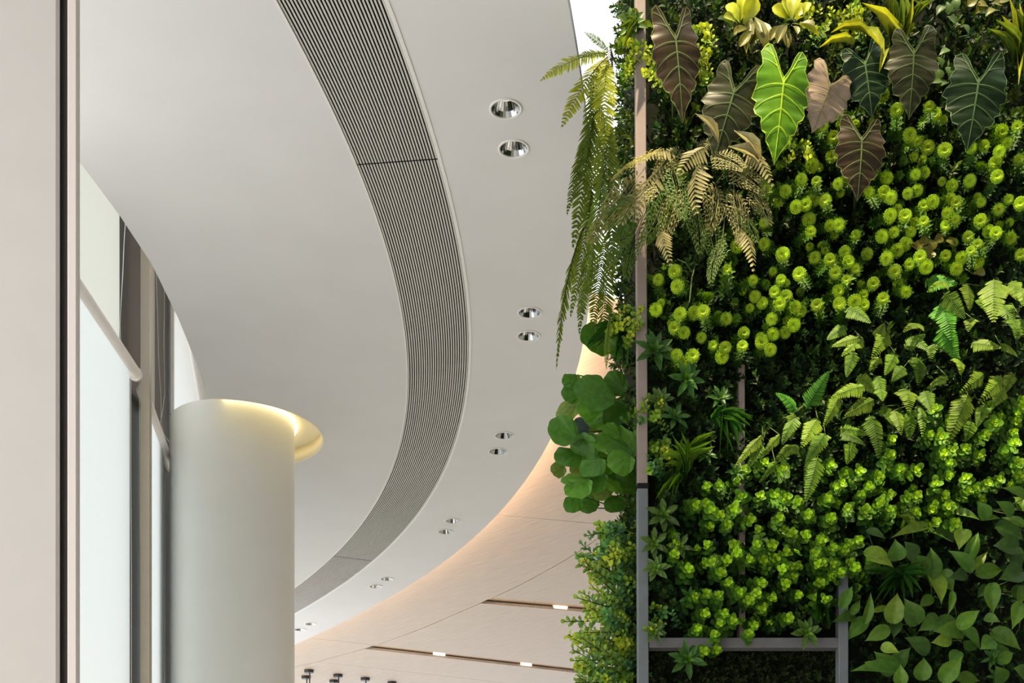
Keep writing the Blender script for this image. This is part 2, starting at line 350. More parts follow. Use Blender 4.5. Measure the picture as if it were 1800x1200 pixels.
s1 = empty('roller_shade', (*f1(160, 0), ZR), 'large near white roller shade with pinkish sloping rail and fabric below it', 'shade')
sheet(f1, 20, 228, .0, -1.4, ZR, 'shade_fabric', FAB, parent=s1)
def rail(f, pa, pb, par):
    a, b = f(pa, .0), f(pb, .0); m = MB(); n = 24; ax = Vector((b.x-a.x, b.y-a.y, 0)).normalized(); L = (Vector((b.x,b.y,0))-Vector((a.x,a.y,0))).length
    p = Vector((a.x, a.y, ZR)); r = .034
    m.tube([p, p+ax*(L-.018), p+ax*(L-.006), p+ax*L], [r, r, r*.85, r*.5], 20); o = m.build('top_rail', RAIL, par, smooth=True)
    c = MB(); q = p+ax*(L-.03); c.tube([q, q+ax*.002, q+ax*.024, q+ax*.032], [r, r+.004, r+.003, r*.6], 20); c.build('end_cap', WHTRIM, o, smooth=True)
rail(f1, 60, 240, s1)
s1u = empty('roller_shade', (*f1(160, -.05), ZT), 'cream upper shade panel above the near sloping rail', 'shade'); sheet(f1, 20, 210, -.05, ZR-.02, ZT, 'shade_fabric', FABU, parent=s1u)
s2 = empty('roller_shade', (*f2(275, 0), ZR), 'narrow far white roller shade with sloping rail beside the column', 'shade')
sheet(f2, 255, 288, 0, -1.4, ZR, 'shade_fabric', FAB, parent=s2); rail(f2, 250, 300, s2)
s2u = empty('roller_shade', (*f2(268, -.05), ZT), 'slim cream upper shade panel above the far sloping rail', 'shade'); sheet(f2, 255, 272, -.05, ZR-.02, ZT, 'shade_fabric', FABU, parent=s2u)
m = MB(); m.prism([(-2.115, 7.45), (-2.064, 7.45), (-2.06, 7.46), (-2.07, 7.52), (-2.125, 7.52)], -1.5, ZT); struct(m.build('trim_1', MULL))
s3 = empty('roller_shade', (-2.4, 9.8, -1.5), 'pale bluish white shade rising behind the top of the white column', 'shade')
m = MB(); q3 = [(-2.352, 9.02), (-2.95, 12.6)]
for (xa, ya), (xb, yb) in zip(q3[:-1], q3[1:]): m.add([(xa,ya,-1.4),(xb,yb,-1.4),(xb,yb,4.78),(xa,ya,4.78)], [(0,1,2,3)])
m.build('shade_fabric', FAB, s3)
m = MB(); m.tube([(-2.352, 9.02, -1.4), (-2.95, 12.6, -1.4)], .03, 12); m.build('bottom_rail', RAIL, s3)
def chain(f, pts, off, label):
    t = empty('bead_chain', (*f(pts[0][0], off), 3), label, 'chain')
    W = []
    for px, py in pts: q = f(px, off); W.append(Vector((q.x, q.y, (HY-py)/F*q.y)))
    m = MB(); m.tube(W, .0012, 4); m.build('cord', BEAD, t)
    m = MB(); s = 0
    for a, b in zip(W[:-1], W[1:]):
        n = max(1, int((b-a).length/.0075))
        for i in range(n):
            c = a+(b-a)*i/n; r = .0032
            m.add([c+Vector(v)*r for v in ((1,0,0),(-1,0,0),(0,1,0),(0,-1,0),(0,0,1),(0,0,-1))], [(0,2,4),(2,1,4),(1,3,4),(3,0,4),(2,0,5),(1,2,5),(3,1,5),(0,3,5)])
    o = m.build('bead', BEAD, t, smooth=True); o['kind'] = 'stuff'
chain(f1, [(221,380),(218,430),(216,480),(213,530),(211,570),(212,600)], -.04, 'bead chain hanging beside the cream upper shade of the near window')
chain(f1, [(230,664),(230,800),(231,1000),(231,1200),(231,1400)], -.03, 'left bead chain below the near sloping rail')
chain(f1, [(245,664),(246,800),(247,1000),(247,1200),(247,1400)], -.02, 'right bead chain below the near sloping rail')
chain(f2, [(274,470),(277,560),(279,640),(283,697),(283,740),(288,762),(298,778),(301,786),(299,795)], -.04, 'left wavy bead chain above the far sloping rail')
chain(f2, [(289,490),(288,603),(289,660),(289,695),(286,720),(282,743)], -.05, 'right wavy bead chain above the far sloping rail')
chain(f2, [(288.5,826),(290,950),(291,1200),(291,1400)], -.03, 'left bead chain below the far sloping rail')
chain(f2, [(300,826),(300,950),(301,1200),(301,1400)], -.02, 'right bead chain below the far sloping rail')

# ------------------------------------------------------------------ recessed downlights (six pairs)
def lampmesh(name, prof, mat, n, smooth, close=False):
    m = MB(); m.lathe(prof, n, close=close); return mesh(name, m.v, m.f, mat, None, smooth)
mt = lampmesh('trim_ring', [(.0565, -.001), (.0575, -.0045), (.064, -.0045), (.066, -.002), (.066, .0), (.0565, .0)], WHTRIM, 40, True, True)
mr_ = lampmesh('reflector', [(.0565, .0), (.047, .018), (.034, .05), (.0335, .055)], CHROME, 28, False)
ml = lampmesh('lens', [(.0335, .055), (.031, .052), (.0005, .05)], LENS, 24, True)
mc = lampmesh('can', [(.058, .002), (.058, .1), (.001, .1)], DARK, 24, True)
ordn = ['nearest pair, at the top of the picture', 'second pair from the top', 'third pair from the top', 'fourth pair from the top', 'fifth pair from the top', 'farthest pair, beside the column']
for i, l in enumerate(lamps):
    t = empty('downlight', (l[0], l[1], Z), ('far-side' if i % 2 == 0 else 'near-side')+' chrome recessed downlight', 'downlight', 'recessed downlights in the white ceiling')
    t['label'] = ('right-hand' if i > 1 and i % 2 == 0 else 'left-hand' if i > 1 else 'upper' if i == 0 else 'lower')+' chrome recessed downlight of the '+ordn[i//2]
    if i//2 == 1: t['label'] = ('upper' if i % 2 == 0 else 'lower')+' chrome recessed downlight of the '+ordn[1]
    for nm, me in (('trim_ring', mt), ('reflector', mr_), ('lens', ml), ('can', mc)): obj(nm, me, t)
# hanging spot lamps at the far end of the wood ceiling
for px, py, lb in ((543,1177,'first'),(538,1188,'front-left'),(594,1185,'second'),(587,1195,'third'),(642,1191,'fourth'),(689,1198,'rightmost')):
    p = PZ(px, py, Z2); t = empty('pendant_lamp', p, {543:'black ceiling spot lamp with the highest mount beside the column',538:'black ceiling spot lamp just below the highest one',594:'upper black spot lamp of the middle pair under the wood ceiling',587:'lower black spot lamp of the middle pair under the wood ceiling',642:'black spot lamp third along from the column',689:'black spot lamp farthest right, cut by the picture edge'}[px], 'lamp', 'black spot lamps under the wood ceiling')
    m = MB(); m.lathe([(.0, 0), (.062, 0), (.062, -.035), (.056, -.04), (.0, -.04)], 24, p); m.build('mount', BLACK, t)
    m = MB(); m.tube([p+Vector((.01, 0, -.03)), p+Vector((.01, 0, -.5))], .008, 8); m.build('stem', BLACK, t)
    m = MB(); m.lathe([(.0, -.5), (.04, -.5), (.045, -.62), (.038, -.62), (.03, -.56), (0, -.56)], 20, p); m.build('lamp_head', BLACK, t)

# ------------------------------------------------------------------ the planted wall : frame
YW = 4.6
gw = struct(bpy.data.objects.new('wall_right', None)); C.objects.link(gw); gw.location = (1.5, 5, -1.5)
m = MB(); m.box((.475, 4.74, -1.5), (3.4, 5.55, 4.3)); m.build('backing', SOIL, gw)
fr = empty('plant_frame', (1.1, 4.5, -1.5), 'painted metal frame of posts and a crossbar holding the green wall', 'frame')
def post(px0, py0, px1, py1, wpx, mat, name, Y=4.5, dy=.05):
    a, b = P(px0, py0, Y), P(px1, py1, Y); h = wpx/F*Y/2; m = MB()
    m.add([(a.x-h,Y,a.z),(a.x+h,Y,a.z),(a.x+h,Y+dy,a.z),(a.x-h,Y+dy,a.z),(b.x-h,Y,b.z),(b.x+h,Y,b.z),(b.x+h,Y+dy,b.z),(b.x-h,Y+dy,b.z)],
          [(0,3,2,1),(4,5,6,7),(0,1,5,4),(1,2,6,5),(2,3,7,6),(3,0,4,7)]); return m.build(name, mat, fr, bevel=.003)
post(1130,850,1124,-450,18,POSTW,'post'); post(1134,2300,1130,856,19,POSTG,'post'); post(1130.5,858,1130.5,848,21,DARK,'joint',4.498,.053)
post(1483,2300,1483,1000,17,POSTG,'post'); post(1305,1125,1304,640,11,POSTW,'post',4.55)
m = MB(); a, b = P(1141, 1138, 4.505), P(1476, 1120, 4.505); m.box((a.x, 4.505, a.z), (b.x, 4.56, b.z)); m.build('crossbar', BARM, fr, bevel=.003)

# ------------------------------------------------------------------ leaf templates:  x across, y along (0..1), z = normal
def grid(rows, cols=2, fold=.12, bulge=0, wave=0, wn=3):
    """rows (t, halfwidth); returns verts, faces, t, s"""
    v = []; f = []; info = []; n = 2*cols+1
    for t, hw in rows:
        for k in range(-cols, cols+1):
            s = k/cols; x = s*hw; z = bulge*4*t*(1-t)+wave*math.sin(wn*2*math.pi*t+(0 if s > 0 else 1.5))*abs(s)**2
            v.append((x, t, z, fold*abs(s)*hw)); info.append((t, abs(s)))
    for i in range(len(rows)-1):
        for k in range(n-1): a = i*n+k; f.append((a, a+1, a+n+1, a+n))
    return np.array(v), f, np.array(info)
T_LANCE = grid([(0,.02),(.3,.42),(.6,.5),(.85,.25),(1,.01)], 1, .5, .06)
T_ROUND = grid([(0,.04),(.25,.33),(.55,.5),(.85,.38),(1,.1)], 1, .25, .08)
T_NEEDLE = (np.array([(0,0,0,0),(-.5,.45,0,0),(.5,.45,0,0),(0,1,.05,0)]), [(0,1,3,2)][:0]+[(0,2,3,1)], np.array([(0,0),(.4,1),(.4,1),(1,0)]))
T_PINNA = grid([(0,.35),(.35,.5),(.75,.42),(1,.1)], 1, .35, .0)
T_BLADE = grid([(0,.3),(.3,.5),(.7,.36),(1,.01)], 1, .5, .22)
def batch(T, pos, D, N, L, W, c0, c1=None, edge=0):
    """vectorised leaves; returns verts, faces, cols"""
    tv, tf, info = T; pos, D, N = (np.asarray(a, float).reshape(-1, 3) for a in (pos, D, N)); n = len(pos)
    L = np.broadcast_to(np.asarray(L, float), (n,)); W = np.broadcast_to(np.asarray(W, float), (n,))
    D = D/np.linalg.norm(D, axis=1)[:, None]; X = np.cross(D, N); X /= np.linalg.norm(X, axis=1)[:, None]+1e-9; N = np.cross(X, D)
    v = pos[:, None]+X[:, None]*(tv[None, :, 0:1]*W[:, None, None])+D[:, None]*(tv[None, :, 1:2]*L[:, None, None])+N[:, None]*(tv[None, :, 2:3]*L[:, None, None]+tv[None, :, 3:4]*W[:, None, None])
    k = len(tv); fs = [tuple(i+j*k for i in q) for j in range(n) for q in tf]
    c0 = np.broadcast_to(np.asarray(c0, float), (n, 3)); c1 = c0 if c1 is None else np.broadcast_to(np.asarray(c1, float), (n, 3))
    c = c0[:, None]*(1-info[None, :, 0:1])+c1[:, None]*info[None, :, 0:1]
    if edge: c = c*(1+edge*(info[None, :, 1:2]))
    return v.reshape(-1, 3), fs, c.reshape(-1, 3)
def join(parts):
    v = []; f = []; c = []; b = 0
    for pv, pf, pc in parts:
        v.append(pv); c.append(pc); f += [tuple(i+b for i in q) for q in pf]; b += len(pv)
    return np.vstack(v), f, np.vstack(c)
def bm_(name, parts, mat, smooth=True):
    v, f, c = join(parts); return mesh(name, v, f, mat, c, smooth)
def tubeb(pts, r, col, n=5):
    m = MB(); m.tube(pts, r, n); return np.array(m.v), m.f, np.tile(np.array(col, float), (len(m.v), 1))
def orient(base_, tip, width, normal=(0, -1, .25), depth=None, roll=0):
    """matrix taking local y (0..1) to base->tip, x to width, z to the normal"""
    D = tip-base_; L = D.length; d = D/L; N = Vector(normal)
    X = d.cross(N); X = X if X.length > 1e-3 else d.cross(Vector((1, 0, 0))); X.normalize(); N = X.cross(d)
    if roll: R = Matrix.Rotation(roll, 3, d); X = R @ X; N = R @ N
    M = Matrix.Identity(4)
    for i in range(3): M[i][0] = X[i]*width; M[i][1] = D[i]; M[i][2] = N[i]*(depth or L); M[i][3] = base_[i]
    return M
def place(name, me, par, M):
    o = bpy.data.objects.new(name, me); C.objects.link(o); o.parent = par; o.matrix_basis = PINV(par) @ M; return o
rn = lambda a=1: random.uniform(-a, a)

# ---- filler foliage: nobody could count it ----
def filler(name, label, cells, cols, leafL, leafW, T=T_LANCE, nl=9, front=(0, -1, .15), spread=.75, mat=FOLD, stemlen=.05):
    pos = []; D = []; N = []; L = []; W = []; c0 = []; c1 = []
    fr_ = Vector(front).normalized()
    for (p, sc) in cells:
        ax = (fr_+Vector((rn(.6), rn(.6), rn(.6)))).normalized(); col = np.array(random.choice(cols))*random.uniform(.55, 1.25)
        u = ax.orthogonal().normalized(); v_ = ax.cross(u); ph = random.random()*6.28
        for k in range(nl):
            t = (k+.5)/nl; a = ph+k*2.4; rad = u*math.cos(a)+v_*math.sin(a)
            d = (ax*(.25+.9*t)+rad*(1.15-.5*t)).normalized()
            pos.append(p+ax*(t*stemlen*sc)); D.append(d); N.append((ax-d*ax.dot(d)*.9)); s = sc*random.uniform(.75, 1.2)*(1.1-.35*t)
            L.append(leafL*s); W.append(leafW*s); k_ = .55+.65*t; c0.append(col*k_*.8); c1.append(col*k_*1.1)
    v, f, c = batch(T, pos, D, N, L, W, c0, c1)
    o = obj(name, mesh(name, v, f, mat, c, True)); tag(o, label, 'foliage', kind='stuff'); return o
def cellgrid(x0, x1, y0, y1, step, Ya, Yb, skip=None, sc=1.0):
    out = []; y = y0
    while y < y1:
        x = x0
        while x < x1:
            a, b = x+rn(step*.6), y+rn(step*.6)
            if not (skip and skip(a, b)): out.append((P(a, b, random.uniform(Ya, Yb)), sc*random.uniform(.7, 1.25)))
            x += step
        y += step
    return out
def notframe(a, b):
    if 1108 < a < 1145: return random.random() > .12
    if 1295 < a < 1316 and 660 < b < 780: return True
    if 1475 < a < 1492 and b > 1060: return random.random() > .25
    if 1108 < b < 1142 and 1145 < a < 1476: return random.random() > .15
    return False
GD = [(.020,.055,.010),(.030,.075,.012),(.016,.045,.014),(.045,.095,.015)]
GY = [(.05,.085,.012),(.035,.07,.010),(.075,.12,.015)]
filler('small_leaf_foliage', 'dark small-leaved foliage filling the upper part of the green wall', cellgrid(1112,1830,-60,330,13,4.55,4.66,notframe), GD+GY, .030, .016)
filler('small_leaf_foliage', 'dark small-leaved foliage between the lime flower heads', cellgrid(1140,1830,330,640,13,4.56,4.67,notframe), GD, .028, .012, T_LANCE, spread=.8)
filler('small_leaf_foliage', 'fine dark foliage around the grass tufts and mid-wall ferns', cellgrid(1112,1830,640,860,13,4.55,4.66,notframe), GD, .028, .013)
filler('small_leaf_foliage', 'dark round-leaved foliage behind the lime sprigs of the lower wall', cellgrid(1112,1500,860,1112,12,4.55,4.66,notframe), GD, .024, .016, T_ROUND)
filler('small_leaf_foliage', 'sparse dark foliage behind the heart-shaped leaves', cellgrid(1495,1830,860,1260,17,4.60,4.68,notframe), GD[:3], .026, .014)
filler('mossy_foliage', 'dull mossy foliage in the recess below the crossbar', cellgrid(1145,1476,1150,1240,9,4.64,4.70), [(.02,.04,.012),(.035,.05,.015),(.03,.055,.01)], .018, .008, nl=8)
# left return of the wall (seen edge-on)
cells = []
for i in range(620):
    y = random.uniform(-60, 1260); Yd = random.uniform(4.62, 5.5); z = (HY-y)/F*Yd
    cells.append((Vector((.475-random.uniform(-.01, .03), Yd, z)), random.uniform(.7, 1.2)))
filler('side_foliage', 'shaded leafy foliage on the narrow left return of the green wall', cells, GD+GY, .032, .016, front=(-1, -.5, .1))

# ---- species meshes ----
def frond_mesh(name, n, wr, cols, taper='lance', bulge=.10, gap=.85, fwd=.35, mat=FOL, droop=.15, notch=True):
    """length 1 along y, half width .5 (scaled by matrix x)"""
    parts = []; pos = []; D = []; N = []; L = []; W = []; c0 = []; c1 = []
    zf = lambda t: bulge*4*t*(1-t)
    parts.append(tubeb([(0, t, zf(t)) for t in np.linspace(0, 1, 9)], [.010*(1-.8*t) for t in np.linspace(0, 1, 9)], cols[2], 4))
    for i in range(n):
        t = .03+.96*(i+.5)/n
        hw = .5*(math.sin(math.pi*min(1, (t*1.0)**.75))**.8 if taper == 'lance' else min(1, t/.12)*(1-t)**.65*1.05)
        hw = max(hw, .03)
        for s in (-1, 1):
            pos.append((s*.004, t+rn(.003), zf(t))); dz = 4*bulge*(1-2*t)
            D.append((s, fwd*(hw*1.4)*1.0+rn(.03), -droop*1.0+rn(.05))); N.append((0, rn(.12), 1)); L.append(hw*1.02); W.append(gap/n*1.02)
            k = random.uniform(.85, 1.15); c0.append(np.array(cols[0])*k); c1.append(np.array(cols[1])*k)
    parts.append(batch(T_PINNA, pos, D, N, L, W, c0, c1)); return bm_(name, parts, mat)
def rosette_mesh(name, rings, cols, T=T_LANCE, mat=FOL, lw=.5):
    parts = []
    for (cnt, L, tilt, z, r0, ci) in rings:
        pos = []; D = []; N = []
        for k in range(cnt):
            a = 2*math.pi*(k+rn(.15))/cnt+z*9; d = Vector((math.cos(a)*math.cos(tilt), math.sin(a)*math.cos(tilt), math.sin(tilt)))
            pos.append((math.cos(a)*r0, math.sin(a)*r0, z)); D.append(d); N.append((-math.cos(a)*math.sin(tilt), -math.sin(a)*math.sin(tilt), math.cos(tilt)))
        kk = np.array([random.uniform(.85, 1.15) for _ in range(cnt)])[:, None]
        parts.append(batch(T, pos, D, N, L, L*lw, np.array(cols[ci][0])*kk, np.array(cols[ci][1])*kk))
    return parts
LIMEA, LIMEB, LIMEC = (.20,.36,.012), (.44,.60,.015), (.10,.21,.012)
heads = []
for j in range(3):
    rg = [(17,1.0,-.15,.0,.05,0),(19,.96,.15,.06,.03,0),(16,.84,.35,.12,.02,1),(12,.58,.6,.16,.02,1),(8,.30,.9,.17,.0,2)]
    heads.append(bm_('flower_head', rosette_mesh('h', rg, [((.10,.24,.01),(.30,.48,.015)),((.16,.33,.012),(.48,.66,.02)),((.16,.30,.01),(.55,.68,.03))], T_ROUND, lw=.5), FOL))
def feathery(name, base_c, tip_c):         # stem along +z from -1 to 0 with fine whorls
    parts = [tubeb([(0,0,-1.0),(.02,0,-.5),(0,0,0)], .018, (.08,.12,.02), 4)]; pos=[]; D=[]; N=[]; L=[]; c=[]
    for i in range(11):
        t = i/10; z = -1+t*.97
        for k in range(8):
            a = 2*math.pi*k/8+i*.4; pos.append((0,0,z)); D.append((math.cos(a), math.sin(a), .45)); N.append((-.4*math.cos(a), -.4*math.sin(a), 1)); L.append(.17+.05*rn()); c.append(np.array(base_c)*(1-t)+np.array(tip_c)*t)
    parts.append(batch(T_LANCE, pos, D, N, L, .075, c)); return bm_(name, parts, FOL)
feather = [feathery('leafy_stem', (.02,.07,.01), (.10,.22,.012)) for _ in range(3)]
def roundsprig(name, levels, base_c, tip_c, lf=.26, mat=FOL, tipn=4, tl=.26, T=T_ROUND, per=3):
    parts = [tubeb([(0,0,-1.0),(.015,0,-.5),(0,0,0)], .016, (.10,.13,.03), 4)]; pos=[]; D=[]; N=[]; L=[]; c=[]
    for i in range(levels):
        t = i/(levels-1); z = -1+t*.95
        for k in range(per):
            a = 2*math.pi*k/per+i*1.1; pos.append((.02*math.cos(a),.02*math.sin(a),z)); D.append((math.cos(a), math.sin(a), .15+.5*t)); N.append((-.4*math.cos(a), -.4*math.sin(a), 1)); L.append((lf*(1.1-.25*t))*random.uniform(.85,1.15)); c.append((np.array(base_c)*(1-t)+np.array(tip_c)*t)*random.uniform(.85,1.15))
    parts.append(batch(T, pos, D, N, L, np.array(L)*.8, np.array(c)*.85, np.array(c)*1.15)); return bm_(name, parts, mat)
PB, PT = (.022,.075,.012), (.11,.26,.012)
rs = [roundsprig('leafy_stem', 6, PB, PT) for _ in range(4)]
tips = []
for j in range(3):
    tips.append(bm_('tip_leaves', rosette_mesh('t', [(3,.95,.15,.0,.03,0),(3,.85,.55,.10,.02,1),(2,.5,1.0,.16,.0,1)], [((.10,.25,.01),(.24,.44,.012)),((.25,.46,.012),(.42,.66,.02))], T_ROUND, lw=.85), FOL))

def nearest(centres, x, y): return min(range(len(centres)), key=lambda i: (centres[i][0]-x)**2+(centres[i][1]-y)**2)
def axis_matrix(p, ax, r, spin=None):      # local z -> ax
    ax = ax.normalized(); u = ax.orthogonal().normalized(); u = Matrix.Rotation(random.random()*6.28 if spin is None else spin, 3, ax) @ u; v = ax.cross(u)
    M = Matrix.Identity(4)
    for i in range(3): M[i][0] = u[i]*r; M[i][1] = v[i]*r; M[i][2] = ax[i]*r; M[i][3] = p[i]
    return M
def stretchz(M, k):
    M = M.copy()
    for i in range(3): M[i][2] *= k
    return M
def sprig(par, px, py, Y, r_head, length, stem_me, head_me, hn='flower_head', dr=None, slim=1.0):
    p = P(px, py, Y); ax = (Vector((rn(.35), -1, rn(.25)-.02)) if dr is None else Vector(dr)).normalized()
    st = place('leafy_stem', stem_me, par, stretchz(axis_matrix(p, ax, length*slim), 1/slim))
    if head_me is not None: place(hn, head_me, st, axis_matrix(p, (ax*.6+Vector((-p.x, -p.y, -p.z)).normalized()*.6), r_head))
def cr(off, sc, pts): return [(off[0]+a/sc, off[1]+b/sc) for a, b in pts]

H = cr((1120,280),3.75,[(1155,45),(1080,130),(1180,150),(850,200),(980,210),(935,270),(1045,310),(1110,300),(1165,265),(1240,275),(1130,400),(1145,480),(840,415),(1270,440),(1325,430),(655,575),(835,555),(955,625),(1165,650),(595,725),(770,800),(950,795),(1075,755),(1265,655),(1300,740),(145,790),(255,740),(270,835),(125,990),(285,1025),(250,1110),(315,1145),(375,1010),(440,1010),(590,1055),(700,1140),(780,905),(830,945),(910,870),(935,945),(980,910),(890,1050),(1045,975),(1075,1000),(1185,960),(895,1150),(1035,1095),(1000,1065),(430,1170),(820,1185),(1330,860),(1330,950)])
H += cr((1120,580),3.75,[(580,120),(310,210),(260,160),(370,170),(500,100),(690,100),(820,75),(980,20),(885,130),(560,170)])
H += cr((1440,280),3.75,[(245,85),(170,140),(120,165),(330,215),(450,125),(430,215),(470,255),(520,330),(465,375),(570,375),(650,200),(690,85),(635,100),(580,230),(690,300),(750,275),(670,340),(640,415),(685,415),(610,485),(880,175),(995,140),(865,260),(905,280),(850,350),(895,400),(835,435),(1070,285),(1060,400),(1170,110),(1245,260),(1180,330),(1330,290),(1120,470),(1165,480),(1270,520),(1330,630),(985,510),(1045,560),(835,630),(905,720),(1040,680),(940,650),(240,500),(490,475),(420,510),(575,555),(165,610),(315,620),(65,665),(190,670),(105,745),(240,720),(510,600),(450,650),(600,690),(670,645),(700,710),(500,740),(525,810),(175,795),(360,815),(120,870),(240,935),(290,890),(295,955),(425,920),(140,955),(135,435),(40,265),(580,880),(1165,20),(1000,600)])
H += cr((1440,0),4,[(130,770),(30,880),(95,970),(440,665),(550,780),(780,750),(815,810),(640,950),(690,990),(760,1040),(885,1060),(1020,910),(1065,1040),(1155,1030),(1395,885),(1290,920),(1320,1005),(1270,1070),(1245,1130),(1400,1120),(90,1100)])
hc = [((1165,510),'lime round-headed stonecrop-like plant beside the taupe post, leftmost of its kind'),((1215,570),'lime round-headed plant just above the mid-wall grass tuft'),((1290,545),'lime round-headed plant below the hanging grey-gold fern'),((1385,530),'dense clump of lime round heads left of the wall centre'),((1320,440),'few dim lime round heads in shadow under the grey-gold fern'),((1380,335),'lime round-headed plant at the right tip of the grey-gold fern'),((1440,330),'bright lime round-headed plant below the bright green arrow-shaped leaf'),((1455,410),'tight cluster of lime round heads in mid wall'),((1475,500),'lime round-headed clump left of the large golden cluster'),((1470,220),'tall lime spike of round heads between two arrow-shaped leaves'),((1560,350),'lime round-headed plant under the brown-tipped arrow leaf'),((1590,450),'largest golden-lime cluster of round heads above the ferns'),((1620,240),'lime round heads below the middle brown arrow-shaped leaf'),((1625,370),'slanting double row of lime heads right of centre'),((1690,350),'lime round-headed column left of the far-right clump'),((1690,460),'dim lime round heads above the right-hand ferns'),((1755,260),'lime round heads below the rightmost arrow-shaped leaf'),((1750,390),'lime round-headed plant near the right picture edge')]
hcc = [c for c, _ in hc]; hp = {}
for x, y in H:
    i = nearest(hcc, x, y)
    if i not in hp: hp[i] = empty('lime_headed_plant', P(*hcc[i], 4.7), hc[i][1], 'plant', 'lime round-headed plants')
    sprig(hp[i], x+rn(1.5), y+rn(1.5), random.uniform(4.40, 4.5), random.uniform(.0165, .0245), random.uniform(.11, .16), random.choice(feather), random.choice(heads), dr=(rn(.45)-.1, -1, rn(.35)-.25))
for i, e in list(hp.items()):                   # shorter sprigs without heads between
    for _ in range(9):
        x, y = hcc[i]; sprig(e, x+rn(45), y+rn(45), random.uniform(4.50, 4.56), .015, random.uniform(.09, .12), random.choice(feather), random.choice(heads) if random.random() < .35 else None, dr=(rn(.7), -1, rn(.6)-.1))

Q = cr((1120,880),3.75,[(400,30),(450,20),(490,60),(545,95),(635,60),(600,155),(480,170),(250,290),(250,350),(465,290),(640,290),(660,340),(800,190),(790,290),(890,290),(340,450),(450,410),(500,400),(590,390),(555,470),(605,535),(735,385),(830,390),(910,380),(980,340),(1020,430),(1060,430),(960,450),(1030,500),(940,110),(1130,90),(1280,110),(970,190),(1025,215),(1110,230),(1200,260),(1180,340),(1190,415),(1290,310),(1290,420),(1280,490),(1340,470),(380,630),(460,610),(535,620),(450,740),(575,740),(550,810),(400,840),(510,880),(790,610),(740,650),(890,640),(825,700),(820,545),(975,550),(770,820),(740,870),(1065,620),(1180,640),(1000,770),(1200,545),(440,990),(525,980),(630,790),(680,600),(1240,650),(750,120)])
Q += cr((1120,580),3.75,[(460,1030),(540,1020),(650,990),(710,920),(840,870),(685,1095),(810,1090),(980,1105),(1060,1130),(390,1150),(640,1175),(1260,1110),(1275,890),(1310,1030),(965,910),(915,1085)])
Q += cr((1440,580),3.75,[(730,690),(805,695),(760,520),(860,600),(880,790),(820,810),(970,780),(1060,830),(1160,610),(1100,690),(1220,800),(1340,500),(1310,550),(1340,460),(1290,740),(470,820),(540,915),(865,870),(855,960),(640,920),(480,720),(1190,980),(1110,1010),(970,970),(1030,1040),(770,1010),(590,1100),(650,1090),(830,1090),(760,1150),(855,1160),(265,930),(280,1080),(410,1120),(470,1080),(150,1010),(80,880),(50,1110),(980,1060),(1320,960),(1310,870),(1280,680),(400,960),(330,1030),(180,940),(1300,600),(470,1180),(620,1190)])
Q += cr((1440,880),3.75,[(190,45),(70,120),(20,260),(90,310),(170,320),(100,410),(20,410),(150,475),(85,490),(205,280),(260,260),(210,410),(240,440),(400,20),(470,80),(640,80),(750,50),(870,40),(770,140),(900,150),(20,540),(310,60),(350,370)])
qc = [((1245,890),'lime-tipped round-leaved plant just right of the bright grass tuft'),((1205,970),'lime-tipped round-leaved plant beside the grey post'),((1270,985),'lime-tipped round-leaved plant at lower left of the green wall'),((1245,1055),'lime-tipped plant with three heads in a row above the crossbar'),((1255,1115),'lime-tipped plant spilling over the crossbar'),((1330,970),'lime-tipped round-leaved plant near the lower middle'),((1345,1045),'lime-tipped round-leaved plant above the middle of the crossbar'),((1395,985),'densest bright lime-tipped plant of the lower wall'),((1330,1100),'lime-tipped plant just above the middle of the crossbar'),((1400,920),'dim lime-tipped plant under the left broad fern'),((1440,970),'lime-tipped round-leaved plant left of the lone yellow-green heart leaf'),((1480,1000),'lime-tipped plant next to the lone yellow-green heart leaf'),((1500,860),'dim lime-tipped plant below the central fern'),((1570,830),'small lime-tipped plant in the dark patch below the ferns'),((1610,880),'row of lime tips above the heart-shaped leaves'),((1650,780),'lime-tipped plant under the long drooping fern frond'),((1700,860),'lime-tipped plant in shade above the right heart leaves'),((1750,740),'lime-tipped plant right of the drooping ferns'),((1790,720),'bright lime-tipped plant cut by the right picture edge'),((1785,830),'dim lime-tipped plant at the lower right edge'),((1650,900),'lime tips directly above the yellow-green heart leaf'),((1440,1060),'lime-tipped plant left of the second grey post')]
qcc = [c for c, _ in qc]; qp = {}
for x, y in Q:
    i = nearest(qcc, x, y)
    if i not in qp: qp[i] = empty('round_leaved_plant', P(*qcc[i], 4.7), qc[i][1], 'plant', 'lime-tipped round-leaved plants')
    s = 1.0 if y > 880 else .85
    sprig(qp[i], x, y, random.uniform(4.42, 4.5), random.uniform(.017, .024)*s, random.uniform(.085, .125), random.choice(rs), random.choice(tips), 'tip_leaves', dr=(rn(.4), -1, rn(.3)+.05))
for i, e in list(qp.items()):
    for _ in range(4):
        x, y = qcc[i]; sprig(e, x+rn(32), min(y+rn(32), 1110), random.uniform(4.50, 4.56), .014, random.uniform(.07, .10), random.choice(rs), random.choice(tips) if random.random() < .4 else None, 'tip_leaves', dr=(rn(.7), -1, rn(.6)))

